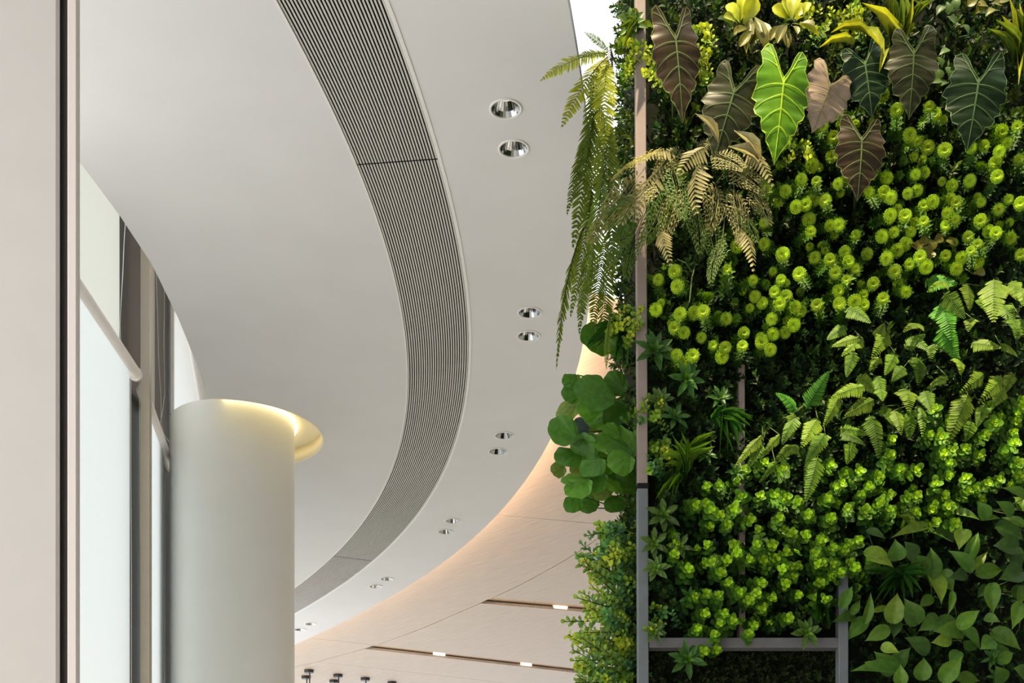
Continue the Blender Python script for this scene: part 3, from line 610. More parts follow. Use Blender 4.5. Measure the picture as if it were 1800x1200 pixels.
# ---- ferns with broad fronds in the middle of the wall ----
GFc = [((.08,.17,.015),(.17,.30,.025),(.15,.2,.03)), ((.11,.20,.015),(.21,.31,.025),(.2,.24,.05)), ((.05,.19,.018),(.11,.34,.025),(.09,.2,.03))]
broad = [[frond_mesh('frond', 17, .4, c, 'tri', bulge=b, gap=.98, fwd=.38, droop=.12) for b in (.06, .14)] for c in GFc]
FR = []
def fr_add(off, sc, L): FR.extend([(off[0]+a/sc, off[1]+b/sc, off[0]+c/sc, off[1]+d/sc, w_/sc, k) for a, b, c, d, w_, k in L])
fr_add((1120,580),3.75,[(830,690,640,910,70,1),(940,690,820,840,60,1),(830,730,720,930,70,0),(1060,760,895,890,95,1),(910,870,800,1010,55,0),(1110,520,1265,270,115,2),(1050,540,910,415,95,2),(1050,570,955,760,95,0),(1190,580,1080,780,115,1),(1240,680,1110,880,105,0),(1190,830,1110,1135,125,0),(1330,430,1225,640,85,1),(1030,540,1010,730,80,1)])
fr_add((1440,580),3.75,[(270,50,80,110,80,1),(290,60,145,175,80,1),(450,20,345,190,110,1),(400,180,330,270,70,1),(500,150,430,300,90,0),(250,300,380,420,100,1),(300,370,75,450,110,1),(360,460,165,570,110,1),(400,390,415,470,80,0),(420,500,490,630,110,0),(330,560,390,850,120,0),(130,650,335,690,80,0),(140,680,305,760,80,0),(220,740,180,885,100,0),(230,140,180,310,90,0),(580,60,730,150,90,0),(560,120,700,30,80,0),(800,-20,910,200,150,2),(760,100,730,210,90,0),(640,180,650,370,120,0),(560,240,480,340,90,0),(560,390,590,540,140,1),(620,530,550,610,70,0),(600,560,590,725,90,0),(650,500,680,710,80,0),(690,400,740,540,110,0),(850,310,710,385,60,1),(1000,90,1200,120,95,1),(1190,90,1310,175,90,1),(1080,290,920,420,100,1),(980,420,835,760,145,1),(1000,600,965,735,100,0),(1200,310,1040,490,110,1),(1220,380,1140,510,100,1),(1090,490,1040,640,90,0),(1275,280,1220,420,80,1),(490,530,540,695,90,1),(900,190,930,300,90,1),(40,690,0,770,90,0),(380,300,420,470,90,0)])
fr_add((1440,280),3.75,[(690,810,915,820,130,2),(850,830,705,880,70,1),(820,880,960,1050,140,0),(790,960,870,1195,160,2),(970,820,990,1000,100,1),(1150,790,1150,1080,180,1),(1270,800,1310,930,100,1),(1180,960,1290,1090,120,0),(1010,1050,980,1140,90,1),(180,980,340,1080,110,0),(380,1190,430,1080,90,1),(680,1100,550,1140,90,1),(1340,850,1345,970,90,1),(1330,1050,1300,1190,110,0),(180,1100,50,1190,100,0),(1080,900,1120,1030,120,0),(1250,1050,1300,1150,110,0)])
fc = [((1430,730),'broad-fronded fern at the left end of the fern band, one frond pointing up'),((1340,770),'small pale fern left of the upright frond, above the grass tuft level'),((1420,830),'hanging green fern fronds ending above the lower lime tips'),((1540,610),'fern with brownish sunlit fronds at upper left of the fern band'),((1510,720),'yellow-green fern in the middle of the fern band'),((1520,790),'fern below the middle one with a long downward frond'),((1600,740),'small fern with a bright ridged frond in the middle of the fern band'),((1610,640),'shaded fern behind the middle of the fern band'),((1665,560),'fern with the large rich green drooping frond under the lime heads'),((1750,540),'fern with a broad pale ridged frond near the right edge'),((1690,710),'fern with the long diagonal drooping frond'),((1750,690),'fern with paired hanging fronds at the right end of the band'),((1740,610),'fern with a leaning frond left of the right picture edge'),((1480,590),'dim fern under the left lime heads')]
fcc = [c for c, _ in fc]; fp = {}
for x0, y0, x1, y1, w_, k in FR:
    i = nearest(fcc, (x0+x1)/2, (y0+y1)/2)
    if i not in fp: fp[i] = empty('broad_fern', P(*fcc[i], 4.66), fc[i][1], 'fern', 'ferns in the band across the green wall')
    Ya = random.uniform(4.38, 4.5); a, b = P(x0, y0, Ya), P(x1, y1, Ya-random.uniform(-.02, .1))
    M = orient(a, b, w_/F*Ya*1.22, (rn(.3), -1, .2+rn(.3)), roll=rn(.2))
    place('frond', random.choice(broad[k]), fp[i], M)
    st = MB(); root = P(fcc[i][0]+rn(8), fcc[i][1]+rn(8), 4.66); st.tube([root, (root+a)/2+Vector((0, -.02, .02)), a], .0015, 4); st.build('stalk', STEM, fp[i])

# ---- sword fern hanging over the left edge ----
SW = [frond_mesh('frond', n, .2, c, 'lance', bulge=b, gap=.86, fwd=.25, droop=.05, mat=FOLT) for n, b, c in ((26,.08,((.26,.31,.02),(.42,.46,.025),(.18,.13,.02))),(36,.05,((.09,.15,.015),(.15,.22,.018),(.08,.07,.02))),(30,.08,((.11,.17,.015),(.2,.26,.02),(.09,.08,.02))))]
sf = [empty('sword_fern', P(1068, 98, 4.75), 'golden-green sword fern fanning out at the top left edge of the green wall', 'fern', 'hanging sword ferns'),
      empty('sword_fern', P(1065, 250, 4.75), 'dark long hanging sword fern below the golden one on the left edge', 'fern', 'hanging sword ferns'),
      empty('sword_fern', P(1062, 420, 4.75), 'lowest hanging sword fern on the left edge, its longest frond reaching farthest down', 'fern', 'hanging sword ferns')]
for k, x0, y0, x1, y1, w_, mi in [(0,1068,92,948,143,34,0),(0,1068,100,986,226,40,0),(0,1066,104,1040,200,40,2),(0,1066,108,1062,262,44,0),(0,1070,90,1026,56,16,2),(0,1068,96,1012,100,20,2),(0,1070,110,1028,240,34,2),
      (1,1050,150,1006,440,38,1),(1,1056,180,1030,420,38,1),(1,1068,200,1056,400,44,2),(1,1072,230,1070,420,40,1),(1,1046,200,996,380,26,1),(1,1062,300,1036,520,36,1),(1,1078,300,1076,500,36,2),
      (2,1040,330,1002,560,26,1),(2,1026,400,978,650,18,2),(2,1022,420,985,545,14,2),(2,1050,380,1018,590,30,1),(2,1064,420,1040,580,34,1),(2,1074,440,1060,610,34,1),(2,1040,470,1015,560,20,1),(2,1072,560,1066,650,14,1),(2,1048,560,1052,620,8,1)]:
    Ya = random.uniform(4.5, 4.75); a, b = P(x0, y0, Ya), P(x1, y1, Ya-.05)
    place('frond', SW[mi], sf[k], orient(a, b, w_/F*Ya, (rn(.3)-.2, -1, .1), roll=rn(.2)))
    st = MB(); st.tube([P(1078, y0+10, 4.85), (P(1078, y0+10, 4.85)+a)/2+Vector((0,0,.02)), a], .0016, 4); st.build('stalk', STEMB, sf[k])

# ---- grey-gold feathery fern ----
GG = ((.26,.25,.11),(.46,.40,.20),(.24,.19,.08))
def bipinnate(name, n=10, cols=GG, w_=.5):
    parts = [tubeb([(0,0,0),(0,.5,.08),(0,1,0)], [.008,.006,.003], cols[2], 4)]; pos=[]; D=[]; N=[]; L=[]; W=[]; c0=[]
    for i in range(n):
        t = .08+.9*i/n; hw = .5*(1-t)**.7*min(1, t/.15)+.03; z = .32*t*(1-t)
        for s in (-1, 1):
            d0 = np.array((s, .55, -.12)); d0 /= np.linalg.norm(d0); m_ = 4
            for j in range(m_):
                u = (j+.7)/m_; q = np.array((0, t, z))+d0*hw*u*np.array((1.0, .9, 1))
                for s2 in (-1, 1):
                    pos.append(q); dd = np.array((s*.5, .6, 0))+s2*np.array((-.55*s if s2 > 0 else .6*s, .55*s2, 0)); dd = d0*.7+s2*np.array((-d0[1], d0[0], rn(.2)))*.8
                    D.append(dd); N.append((rn(.3), rn(.3), 1)); L.append(hw*.34*(1.2-.6*u)+.012); W.append(.030); c0.append(np.array(cols[0])*random.uniform(.7, 1.2))
    parts.append(batch(T_ROUND, pos, D, N, L, W, c0, np.array(c0)*1.5)); return bm_(name, parts, FOLT)
bp = [bipinnate('frond'), frond_mesh('frond', 12, .4, GG, 'tri', bulge=.14, gap=.62, fwd=.55, droop=.25, mat=FOLT)]+[bipinnate('frond', 12, ((.09,.15,.03),(.18,.23,.06),(.14,.12,.05)))]
gf = [empty('feathery_fern', P(1140, 330, 4.66), 'grey-gold feathery fern arching left over the taupe post', 'fern', 'feathery ferns'),
      empty('feathery_fern', P(1280, 330, 4.66), 'grey-gold feathery fern under the dark arrow-shaped leaf', 'fern', 'feathery ferns')]
for k, x0, y0, x1, y1, w_, mi in [(0,1165,262,1075,320,60,0),(0,1130,300,1030,432,56,0),(0,1150,320,1090,400,60,0),(0,1160,300,1110,395,56,1),(0,1175,340,1130,430,58,2),(0,1185,270,1120,290,50,1),(0,1140,360,1100,495,48,2),(0,1190,330,1165,440,50,0),(0,1160,400,1180,470,36,1),(0,1120,340,1060,380,50,2),(0,1200,260,1150,310,50,0),(0,1100,390,1075,470,46,2),(0,1180,290,1200,390,54,2),
      (1,1240,260,1190,310,54,1),(1,1250,270,1310,300,52,0),(1,1280,290,1350,345,50,0),(1,1230,290,1225,380,56,1),(1,1260,320,1245,410,60,0),(1,1290,330,1300,430,56,0),(1,1300,400,1325,480,38,1),(1,1320,330,1352,400,46,0),(1,1250,390,1262,470,48,2),(1,1215,350,1230,450,50,2),(1,1310,300,1340,280,40,2),(1,1270,420,1250,500,44,2),(1,1290,360,1330,430,50,2),(1,1225,250,1280,262,46,0),(1,1340,350,1352,290,22,2),(1,1310,260,1360,330,40,1)]:
    Ya = random.uniform(4.33, 4.48); a, b = P(x0, y0, Ya), P(x1, y1, Ya-.06)
    place('frond', bp[mi], gf[k], orient(a, b, w_/F*Ya, (rn(.4), -.8, .6+rn(.4)), roll=rn(.4)))
    st = MB(); rt = gf[k].location+Vector((rn(.03), -.02, rn(.03))); st.tube([rt, (rt+a)/2+Vector((0,-.01,.02)), a], .0014, 4); st.build('stalk', STEM, gf[k])
m = MB(); m.tube([P(1190,580,4.52),P(1200,555,4.5),P(1212,530,4.5),P(1216,490,4.52),P(1222,465,4.55),P(1225,440,4.58)], .0022, 5); m.build('stalk', STEM, gf[1])
m = MB(); m.tube([P(1190,455,4.5),P(1205,462,4.5),P(1218,480,4.52)], .0018, 5); m.build('stalk', STEM, gf[1])

# ---- alocasia ----
rout = [(.30,-.52),(.365,-.49),(.40,-.40),(.385,-.31),(.375,-.22),(.44,-.13),(.455,-.05),(.42,.02),(.475,.10),(.485,.19),(.42,.25),(.435,.34),(.41,.42),(.33,.46),(.335,.54),(.29,.62),(.205,.66),(.195,.74),(.135,.81),(.085,.87),(.045,.94),(.0,1.02)]
def dens(p, k=2):
    p = np.array(p); o = []
    for i in range(len(p)-1):
        for j in range(k): o.append(p[i]*(1-j/k)+p[i+1]*j/k)
    o.append(p[-1]); return np.array(o)
def alocasia(seed, blade_c, mid_c, vein_c):
    r = random.Random(seed); V = []; Fc = []; Cc = []; VN = MB()
    zf = lambda x, y: .05*math.sin(9*y+seed)*abs(x)*2-.30*(y-.2)**2*.6-.35*abs(x)**1.5+.10
    for s in (-1, 1):
        lob = .85+.3*r.random(); O = dens([(x*(1+.05*r.uniform(-1,1)), (y*lob if y < 0 else y)) for x, y in rout]); n = len(O); nl_ = sum(1 for q in O if q[1] < 0)
        tipl = O[0]; spine = []
        for i, q in enumerate(O):
            if i < nl_: u = i/nl_; spine.append(tipl*(1-u)*.97)
            else: spine.append(np.array((0, (i-nl_+1)/(n-nl_))))
        # outer half
        for rows in ((O, spine),):
            b = len(V); K = 4
            for i in range(n):
                for k in range(K+1):
                    u = k/K; q = spine[i]*(1-u)+O[i]*u; z = zf(q[0], q[1])-.03*math.sin(u*math.pi)*(.5+.5*math.cos(i*1.57))*0
                    V.append((s*q[0], q[1], z+.012*math.cos(i*math.pi/2.0)*u)); c = np.array(blade_c)*(1-.5*(1-u))+np.array(mid_c)*(1-u)*.5; Cc.append(c)
            for i in range(n-1):
                for k in range(K):
                    q = (b+i*(K+1)+k, b+i*(K+1)+k+1, b+(i+1)*(K+1)+k+1, b+(i+1)*(K+1)+k); Fc.append(q if s > 0 else q[::-1])
        # inner lobe part to the sinus
        inn = dens([(tipl[0], tipl[1]), (.235,tipl[1]+.02), (.17,-.40*lob), (.115,-.26*lob), (.06,-.15), (0.0,-.08)], 2); b = len(V); m_ = len(inn)
        for i in range(m_):
            sp = tipl*(1-i/(m_-1))*.97
            for k in range(3):
                u = k/2; q = sp*(1-u)+inn[i]*u; V.append((s*q[0], q[1], zf(q[0], q[1]))); Cc.append(np.array(blade_c)*.9)
        for i in range(m_-1):
            for k in range(2):
                q = (b+i*3+k, b+i*3+k+1, b+(i+1)*3+k+1, b+(i+1)*3+k); Fc.append(q[::-1] if s > 0 else q)
        # veins
        def vein(p, q, w0, w1, curve=.0):
            p = np.array(p); q = np.array(q); dd = (q-p)/np.linalg.norm(q-p); nn = np.array((-dd[1], dd[0])); pts = []
            for i in range(8):
                u = i/7; c = p*(1-u)+q*u+nn*curve*4*u*(1-u)*.5; pts.append(c)
            vv = []
            for i, c in enumerate(pts):
                w_ = (w0*(1-i/7)+w1*i/7); 
                for sg in (-1, 0, 1): e = c+nn*w_*sg; vv.append((s*e[0], e[1], zf(abs(e[0]), e[1])+.012+(.006 if sg == 0 else 0)))
            VN.add(vv, [(i*3+k, i*3+k+1, i*3+4+k, i*3+3+k) for i in range(7) for k in (0, 1)])
        vein((0,0), tipl*.96, .013, .004, .02)
        vein((0,-.08), (0,.99), .017, .005)
        for y0, j in ((.02,8),(.15,14),(.33,20),(.55,26)):
            q = O[min(j*1+8, n-1)]; vein((0, y0), q*.985, .010, .004, -.06)
        for u, j in ((.35,6),(.62,3)):
            vein(tipl*u, O[j]*.985, .008, .004, -.03)
        # margin
        for i in range(n-1):
            p, q = O[i], O[i+1]; c0_, c1_ = p*.975, q*.975
            if p[1] > .9: c0_ = p-np.array((0,.012)); c1_ = q-np.array((0,.012))
            cc = [(s*e[0], e[1], zf(e[0], e[1])+.010+.012*math.cos((i+dd)*math.pi/2)) for e, dd in ((p,0),(q,1),(c1_,1),(c0_,0))]; VN.add(cc, [(0,1,2,3)])
        for i in range(m_-1):
            p, q = inn[i], inn[i+1]; cc = [(s*e[0], e[1], zf(e[0], e[1])+.010) for e in (p, q, q+np.array((.010,0)), p+np.array((.010,0)))]; VN.add(cc, [(0,1,2,3)])
    return mesh('leaf', V, Fc, ALO, Cc, True), mesh('veins', VN.v, VN.f, FOLT, [vein_c]*len(VN.v), True)
DK, BR = (.009,.022,.007), (.045,.026,.014)
GRN2 = (.13,.27,.012)
kinds = [alocasia(1, BR, DK, (.20,.26,.10)), alocasia(2, DK, DK, (.15,.25,.10)), alocasia(3, (.07,.18,.01), GRN2, (.48,.66,.06)), alocasia(4, (.34,.26,.20), (.22,.16,.11), (.40,.38,.2)), alocasia(5, (.03,.028,.012), DK, (.14,.22,.07))]  # fourth blade is paler: silvery highlight put into its colour
al = {'a': empty('alocasia', P(1190,160,4.66), 'alocasia with one long dark arrow-shaped leaf beside the taupe post', 'plant', 'alocasias with arrow-shaped leaves'),
      'b': empty('alocasia', P(1330,200,4.66), 'alocasia with one dark and one bright green arrow-shaped leaf side by side', 'plant', 'alocasias with arrow-shaped leaves'),
      'c': empty('alocasia', P(1450,200,4.66), 'alocasia with a silvery brown sunlit leaf right of the bright green one', 'plant', 'alocasias with arrow-shaped leaves'),
      'd': empty('alocasia', P(1530,230,4.66), 'alocasia with a dark leaf in shadow and a low olive leaf in front of it', 'plant', 'alocasias with arrow-shaped leaves'),
      'e': empty('alocasia', P(1610,160,4.66), 'alocasia with a brown pale-veined leaf below the spider plant', 'plant', 'alocasias with arrow-shaped leaves'),
      'f': empty('alocasia', P(1720,200,4.66), 'alocasia with the large dark green pale-veined leaf nearest the right edge', 'plant', 'alocasias with arrow-shaped leaves')}
for k, jx, jy, tx, ty, w_, ki, tilt in [('a',1186,76,1200,213,88,0,.1),('b',1289,168,1254,285,98,4,0),('b',1375,150,1361,287,98,2,.1),('c',1455,156,1428,232,92,3,.3),('d',1520,118,1533,205,86,1,-.2),('e',1604,100,1598,208,92,4,.0),('f',1717,151,1700,264,108,1,.0),('d',1512,252,1507,352,92,0,.1)]:
    Yj = 4.36+random.uniform(-.03, .03); a, b = P(jx, jy, Yj), P(tx, ty, Yj+.02); L = (b-a).length
    lf, ve = kinds[ki]; M = orient(a, b, w_/F*Yj*1.05, (tilt, -1, .12), depth=.16)
    o = place('leaf', lf, al[k], M); place('veins', ve, o, M)
    st = MB(); rt = Vector((a.x*1.03+.02, 4.66, a.z-.14)); back = a+Vector((0, .03, 0)); st.tube([rt, rt*.4+back*.6+Vector((0, .02, -.02)), back, a+Vector((0, .004, 0))], [.005, .004, .003, .003], 6); st.build('petiole', STEM, al[k], smooth=True)
T_HEART = grid([(0,.02),(.02,.22),(.08,.40),(.2,.5),(.36,.49),(.52,.40),(.68,.27),(.82,.13),(.93,.04),(1,.004)], 3, .22, .06)
# young folded alocasia leaves
ynv, ynf, yni = T_LANCE
yl = bm_('leaf', [batch(grid([(0,.03),(.15,.3),(.35,.48),(.6,.42),(.8,.22),(1,.01)], 2, .5, .1), [(0,0,0)], [(0,1,0)], [(0,0,1)], 1, 1, (.30,.27,.18), (.36,.36,.26)), tubeb([(0,0,.02),(0,.5,.11),(0,1,.02)], .012, (.5,.5,.38))], FOLT)
for x0, y0, x1, y1, w_ in ((1340,296,1280,258,24),(1335,285,1290,230,20),(1262,252,1222,200,12)):
    place('leaf', yl, al['b'], orient(P(x0,y0,4.36), P(x1,y1,4.34), w_/F*4.36, (.1,-1,.3)))

# ---- pothos-like heart leaves ----
def heart(c0, c1, cr_):
    base_l = grid([(0,.02),(.02,.22),(.08,.40),(.2,.5),(.36,.49),(.52,.40),(.68,.27),(.82,.13),(.93,.04),(1,.004)], 3, .30, .09)
    v = base_l[0].copy()
    # basal lobes sweep back behind the stalk
    for i, (t, s) in enumerate(base_l[2]): v[i, 1] -= .12*max(0, 1-t/.2)*s**1.5
    p1 = batch((v, base_l[1], base_l[2]), [(0,0,0)], [(0,1,0)], [(0,0,1)], 1, 1, c0, c1)
    return bm_('leaf', [p1, tubeb([(0,t,.09*4*t*(1-t)+.001) for t in (0,.3,.6,.95)], [.011,.009,.006,.002], cr_, 4)], FOLG)
hearts = [heart((.055,.14,.012),(.08,.18,.015),(.11,.2,.03)), heart((.15,.25,.02),(.22,.31,.03),(.28,.36,.07)), heart((.035,.09,.012),(.055,.12,.015),(.08,.14,.03)), heart((.08,.18,.012),(.12,.23,.018),(.16,.27,.04))]
PO = [(310,350,490,440,115,1),(515,380,500,250,115,0),(620,370,560,265,110,2),(730,490,735,305,125,0),(690,470,590,350,130,0),(740,500,805,685,130,1),(800,480,885,600,115,3),(690,180,470,245,70,1),(870,260,710,205,90,2),(955,200,920,325,105,1),(990,460,845,325,105,0),(980,390,1050,205,85,0),(1015,440,1110,335,60,1),(960,480,850,510,85,2),(1045,480,1210,455,100,3),(1140,560,1145,750,100,3),(490,790,515,605,125,1),(450,850,300,925,95,3),(510,800,490,910,80,2),(640,800,560,640,130,0),(780,790,650,860,120,0),(440,715,320,745,45,1),(300,790,340,600,65,3),(225,770,85,800,80,0),(150,700,220,560,75,0),(215,740,270,655,55,3),(300,790,180,925,100,0),(930,870,745,860,120,3),(930,830,1060,720,105,3),(940,850,1060,980,105,0),(790,800,930,810,90,0),(860,920,735,935,90,1),(1140,920,1060,980,110,0),(1150,870,1330,985,110,3),(1185,1050,1280,1000,80,3),(1180,1040,1160,920,130,0),(1100,770,1195,800,65,3),(1340,690,1270,850,110,3),(1340,570,1300,690,90,3),(480,1120,360,990,125,0),(500,1100,605,965,115,0),(500,1130,200,1125,105,0),(540,1200,535,1075,90,3),(680,1170,690,1030,110,3),(820,1180,945,1025,120,3),(920,1180,1060,1190,95,3),(1200,1190,1160,1085,120,0),(1350,1150,1275,1100,110,0),(350,1100,300,1060,70,3),(1300,300,1145,295,130,2),(1330,470,1180,520,140,2),(1250,330,1330,460,150,2),(890,85,1065,130,60,3),(1340,165,1200,110,60,3),(1080,130,1200,120,45,3),(1100,110,1040,0,95,0),(1260,90,1160,0,90,0),(1350,60,1290,-20,80,0),(870,610,845,760,50,3),(740,640,655,705,75,3),(920,1000,860,1085,90,0),(320,205,440,255,60,2),(1010,980,950,920,120,2),(700,1000,560,900,130,2),(1100,560,1040,640,70,2),(1280,620,1350,560,90,0),(60,700,130,640,60,2),(420,960,530,1000,70,1),(1180,170,1350,260,120,2),(600,180,560,60,70,2)]
PO = [(1440+a/3.75, 880+b/3.75, 1440+c/3.75, 880+d/3.75, w_/3.75, k) for a, b, c, d, w_, k in PO]+[(1800,876,1760,857,20,3),(1797,892,1781,873,22,1)]
pc = [((1480,1080),'heart-leaved vine straddling the top of the second grey post'),((1540,980),'heart-leaved vine with the lone yellow-green leaf beside the lime tips'),((1615,1000),'heart-leaved vine with overlapping mid-green leaves and a pale leaf facing out'),((1570,1090),'heart-leaved vine with the upright pale leaf above the bottom row'),((1550,1170),'heart-leaved vine along the bottom edge beside the second grey post'),((1680,1110),'heart-leaved vine with bright folded leaves in the lower right'),((1650,1180),'heart-leaved vine with two upright leaves at the bottom edge'),((1710,980),'heart-leaved vine with dark leaves and a yellow fold near the right'),((1740,1050),'heart-leaved vine with a single leaf hanging straight down'),((1770,960),'large dark heart leaves at the right picture edge'),((1765,1140),'heart-leaved vine in the bottom right corner'),((1720,890),'thin drooping heart leaves above the dark corner'),((1640,930),'heart leaves just below the row of lime tips')]
pcc = [c for c, _ in pc]; pp = {}
for x0, y0, x1, y1, w_, k in PO:
    i = nearest(pcc, (x0+x1)/2, (y0+y1)/2)
    if i not in pp: pp[i] = empty('heart_leaved_vine', P(*pcc[i], 4.68), pc[i][1], 'plant', 'heart-leaved vines')
    Ya = random.uniform(4.38, 4.52); a, b = P(x0, y0, Ya), P(x1, y1, Ya+rn(.03))
    place('leaf', hearts[k], pp[i], orient(a, b, w_/F*Ya*1.08, (rn(.4), -1, .25+rn(.3))))
    st = MB(); rt = P(pcc[i][0]+rn(15), pcc[i][1]+rn(15), 4.66); st.tube([rt, (rt+a)/2+Vector((rn(.01), -.03, -.015)), a], .0017, 5); st.build('stalk', STEM, pp[i])

# ---- geranium-like wavy leaves on the left edge ----
def wavyleaf(seed, c0, c1):
    r = random.Random(seed); n = 64; V = [(0, 0, 0)]; Fc = []; Cc = [c0]
    for j, u in enumerate((.3, .6, .85, 1.0)):
        for k in range(n):
            a = -math.pi/2+.22+(2*math.pi-.44)*k/(n-1); lob = 1+.05*abs(math.sin(a*4.5+seed))*u; R_ = .5*u*lob*(1-.06*math.cos(a+seed))
            V.append((R_*math.cos(a), .5+R_*math.sin(a)-.5*(1-u)*.9, .06*u*u*math.sin(a*3+seed)+.018*u*math.cos(a*9)*u+.10*u*(1-u)+.03*u*math.sin(a*2)))
            Cc.append(np.array(c0)*(1-u)+np.array(c1)*u)
    for j in range(4):
        for k in range(n-1):
            if j == 0: Fc.append((0, 1+k, 2+k))
            else: a = 1+(j-1)*n+k; b = 1+j*n+k; Fc.append((a, b, b+1, a+1))
    o = mesh('leaf', V, Fc, FOLG, Cc, True)
    return o
WL = [wavyleaf(1,(.045,.13,.012),(.06,.18,.018)), wavyleaf(2,(.07,.19,.015),(.10,.26,.02)), wavyleaf(3,(.10,.17,.03),(.16,.24,.05)), wavyleaf(5,(.03,.10,.01),(.05,.14,.012)), wavyleaf(6,(.06,.09,.10),(.07,.11,.13))]
gp = [empty('wavy_leaved_plant', P(1075,590,4.75), 'single large scalloped round leaf with fine grass below the hanging sword ferns', 'plant', 'broad scalloped-leaved plants'),
      empty('wavy_leaved_plant', P(1085,710,4.75), 'upper mass of dark broad scalloped leaves jutting out on the left edge', 'plant', 'broad scalloped-leaved plants'),
      empty('wavy_leaved_plant', P(1085,810,4.75), 'lower mass of glossy broad scalloped leaves on the left edge above the bushy sprigs', 'plant', 'broad scalloped-leaved plants')]
for k, x, y, r, ki in [(0,1052,595,32,0),(0,1085,610,18,3),(1,1004,668,18,0),(1,1008,690,20,0),(1,1048,690,38,0),(1,1082,672,22,3),(1,1002,718,27,2),(1,1022,750,17,4),(1,992,757,28,0),(1,1062,735,36,1),(1,1040,720,24,1),(1,1085,730,30,3),(1,1040,752,24,2),(1,1020,770,26,0),
        (2,1064,778,27,1),(2,1104,776,28,1),(2,1030,790,27,0),(2,1003,802,28,0),(2,1042,820,25,0),(2,982,826,14,2),(2,1022,824,21,2),(2,1062,815,26,1),(2,1092,812,26,1),(2,1102,845,24,3),(2,1018,856,25,1),(2,1058,862,20,2),(2,1080,855,22,1),(2,1008,884,18,0),(2,1035,882,20,0),(2,1010,845,24,1),(2,1080,885,20,3),(2,1090,790,24,3),(2,1045,845,24,0),(2,1070,838,24,3),(2,1075,758,16,1)]:
    Ya = random.uniform(4.5, 4.72); c = P(x, y, Ya); R_ = r/F*Ya; an = random.uniform(-.9, .9)+math.pi*.0
    dr = Vector((-math.cos(an), -.25+rn(.2), math.sin(an)*1.0)).normalized(); a = c-dr*R_; b = c+dr*R_
    place('leaf', WL[ki], gp[k], orient(a, b, 2*R_*random.uniform(.8, 1.05), (rn(.5)-.15, -1, .15+rn(.5)), roll=rn(.4)))
    st = MB(); rt = P(1092, y+12+rn(8), 4.85); st.tube([rt, (rt+a)/2+Vector((0,-.03,-.01)), a], .0022, 5); st.build('stalk', STEM, gp[k])

# ---- eucalyptus-like bushes at the lower left ----
EU = [roundsprig('leafy_stem', 9, (.06,.17,.04), (.22,.36,.03), lf=.175, T=T_ROUND, per=2) for _ in range(2)]+[roundsprig('leafy_stem', 8, (.04,.15,.06), (.09,.24,.06), lf=.19, per=2), roundsprig('leafy_stem', 10, (.08,.20,.03), (.42,.50,.03), lf=.17, per=2)]
ep = [empty('leafy_bush', P(1075,960,4.75), 'bushy blue-green and lime sprigs just below the scalloped leaves, left of the grey post', 'plant', 'leafy bushes at the lower left edge'),
      empty('leafy_bush', P(1070,1050,4.75), 'middle bush of small round lime-edged leaves left of the grey post', 'plant', 'leafy bushes at the lower left edge'),
      empty('leafy_bush', P(1060,1150,4.75), 'lowest bush of small round leaves at the bottom edge left of the grey post', 'plant', 'leafy bushes at the lower left edge')]
def edge_x(y): return np.interp(y, [905,940,985,1010,1050,1090,1130,1170,1200,1260], [1065,1030,1008,1030,1012,988,1000,1005,1010,1015])
for i in range(185):
    y = random.uniform(915, 1255); x0 = edge_x(y); x = x0+(1112-x0)*random.random()**1.1
    Ya = random.uniform(4.5, 4.85) if x < 1085 else random.uniform(4.56, 4.7); k = 0 if y < 1000 else 1 if y < 1090 else 2
    f_ = (1112-x)/110; dr = (-.25-.8*f_+rn(.4), -.8+rn(.3), rn(.5)+.1)
    sprig(ep[k], x, y, Ya, .01, random.uniform(.10, .16), random.choice(EU), None, dr=dr, slim=random.uniform(.8, 1.0))

# ---- pointed-leaf rosettes ----
ROS = [bm_('leaf_rosette', rosette_mesh('r', [(6,1,.15,0,.03,0),(5,.85,.5,.05,.02,0),(4,.55,.9,.1,0,1)], [((.03,.09,.015),(.05,.14,.02)),((.05,.14,.015),(.09,.2,.02))], T_LANCE, FOLG, lw=.34), FOLG),
       bm_('leaf_rosette', rosette_mesh('r', [(6,1,.15,0,.03,0),(5,.85,.5,.05,.02,0),(4,.55,.9,.1,0,1)], [((.06,.13,.02),(.10,.17,.03)),((.08,.18,.02),(.14,.26,.02))], T_LANCE, FOLG, lw=.38), FOLG)]
def single(name, me, px, py, Y, r, label, cat, ax=(0, -1, .1), group=None, part='leaf_rosette'):
    t = empty(name, P(px, py, Y+.1), label, cat, group); place(part, me, t, axis_matrix(P(px, py, Y), Vector(ax)+Vector((rn(.25), 0, rn(.25))), r))
    m = MB(); m.tube([P(px, py, Y)+Vector((0, .0, 0)), P(px, py, Y+.08), P(px, py, Y+.14)], .003, 5); m.build('stem', STEM, t)
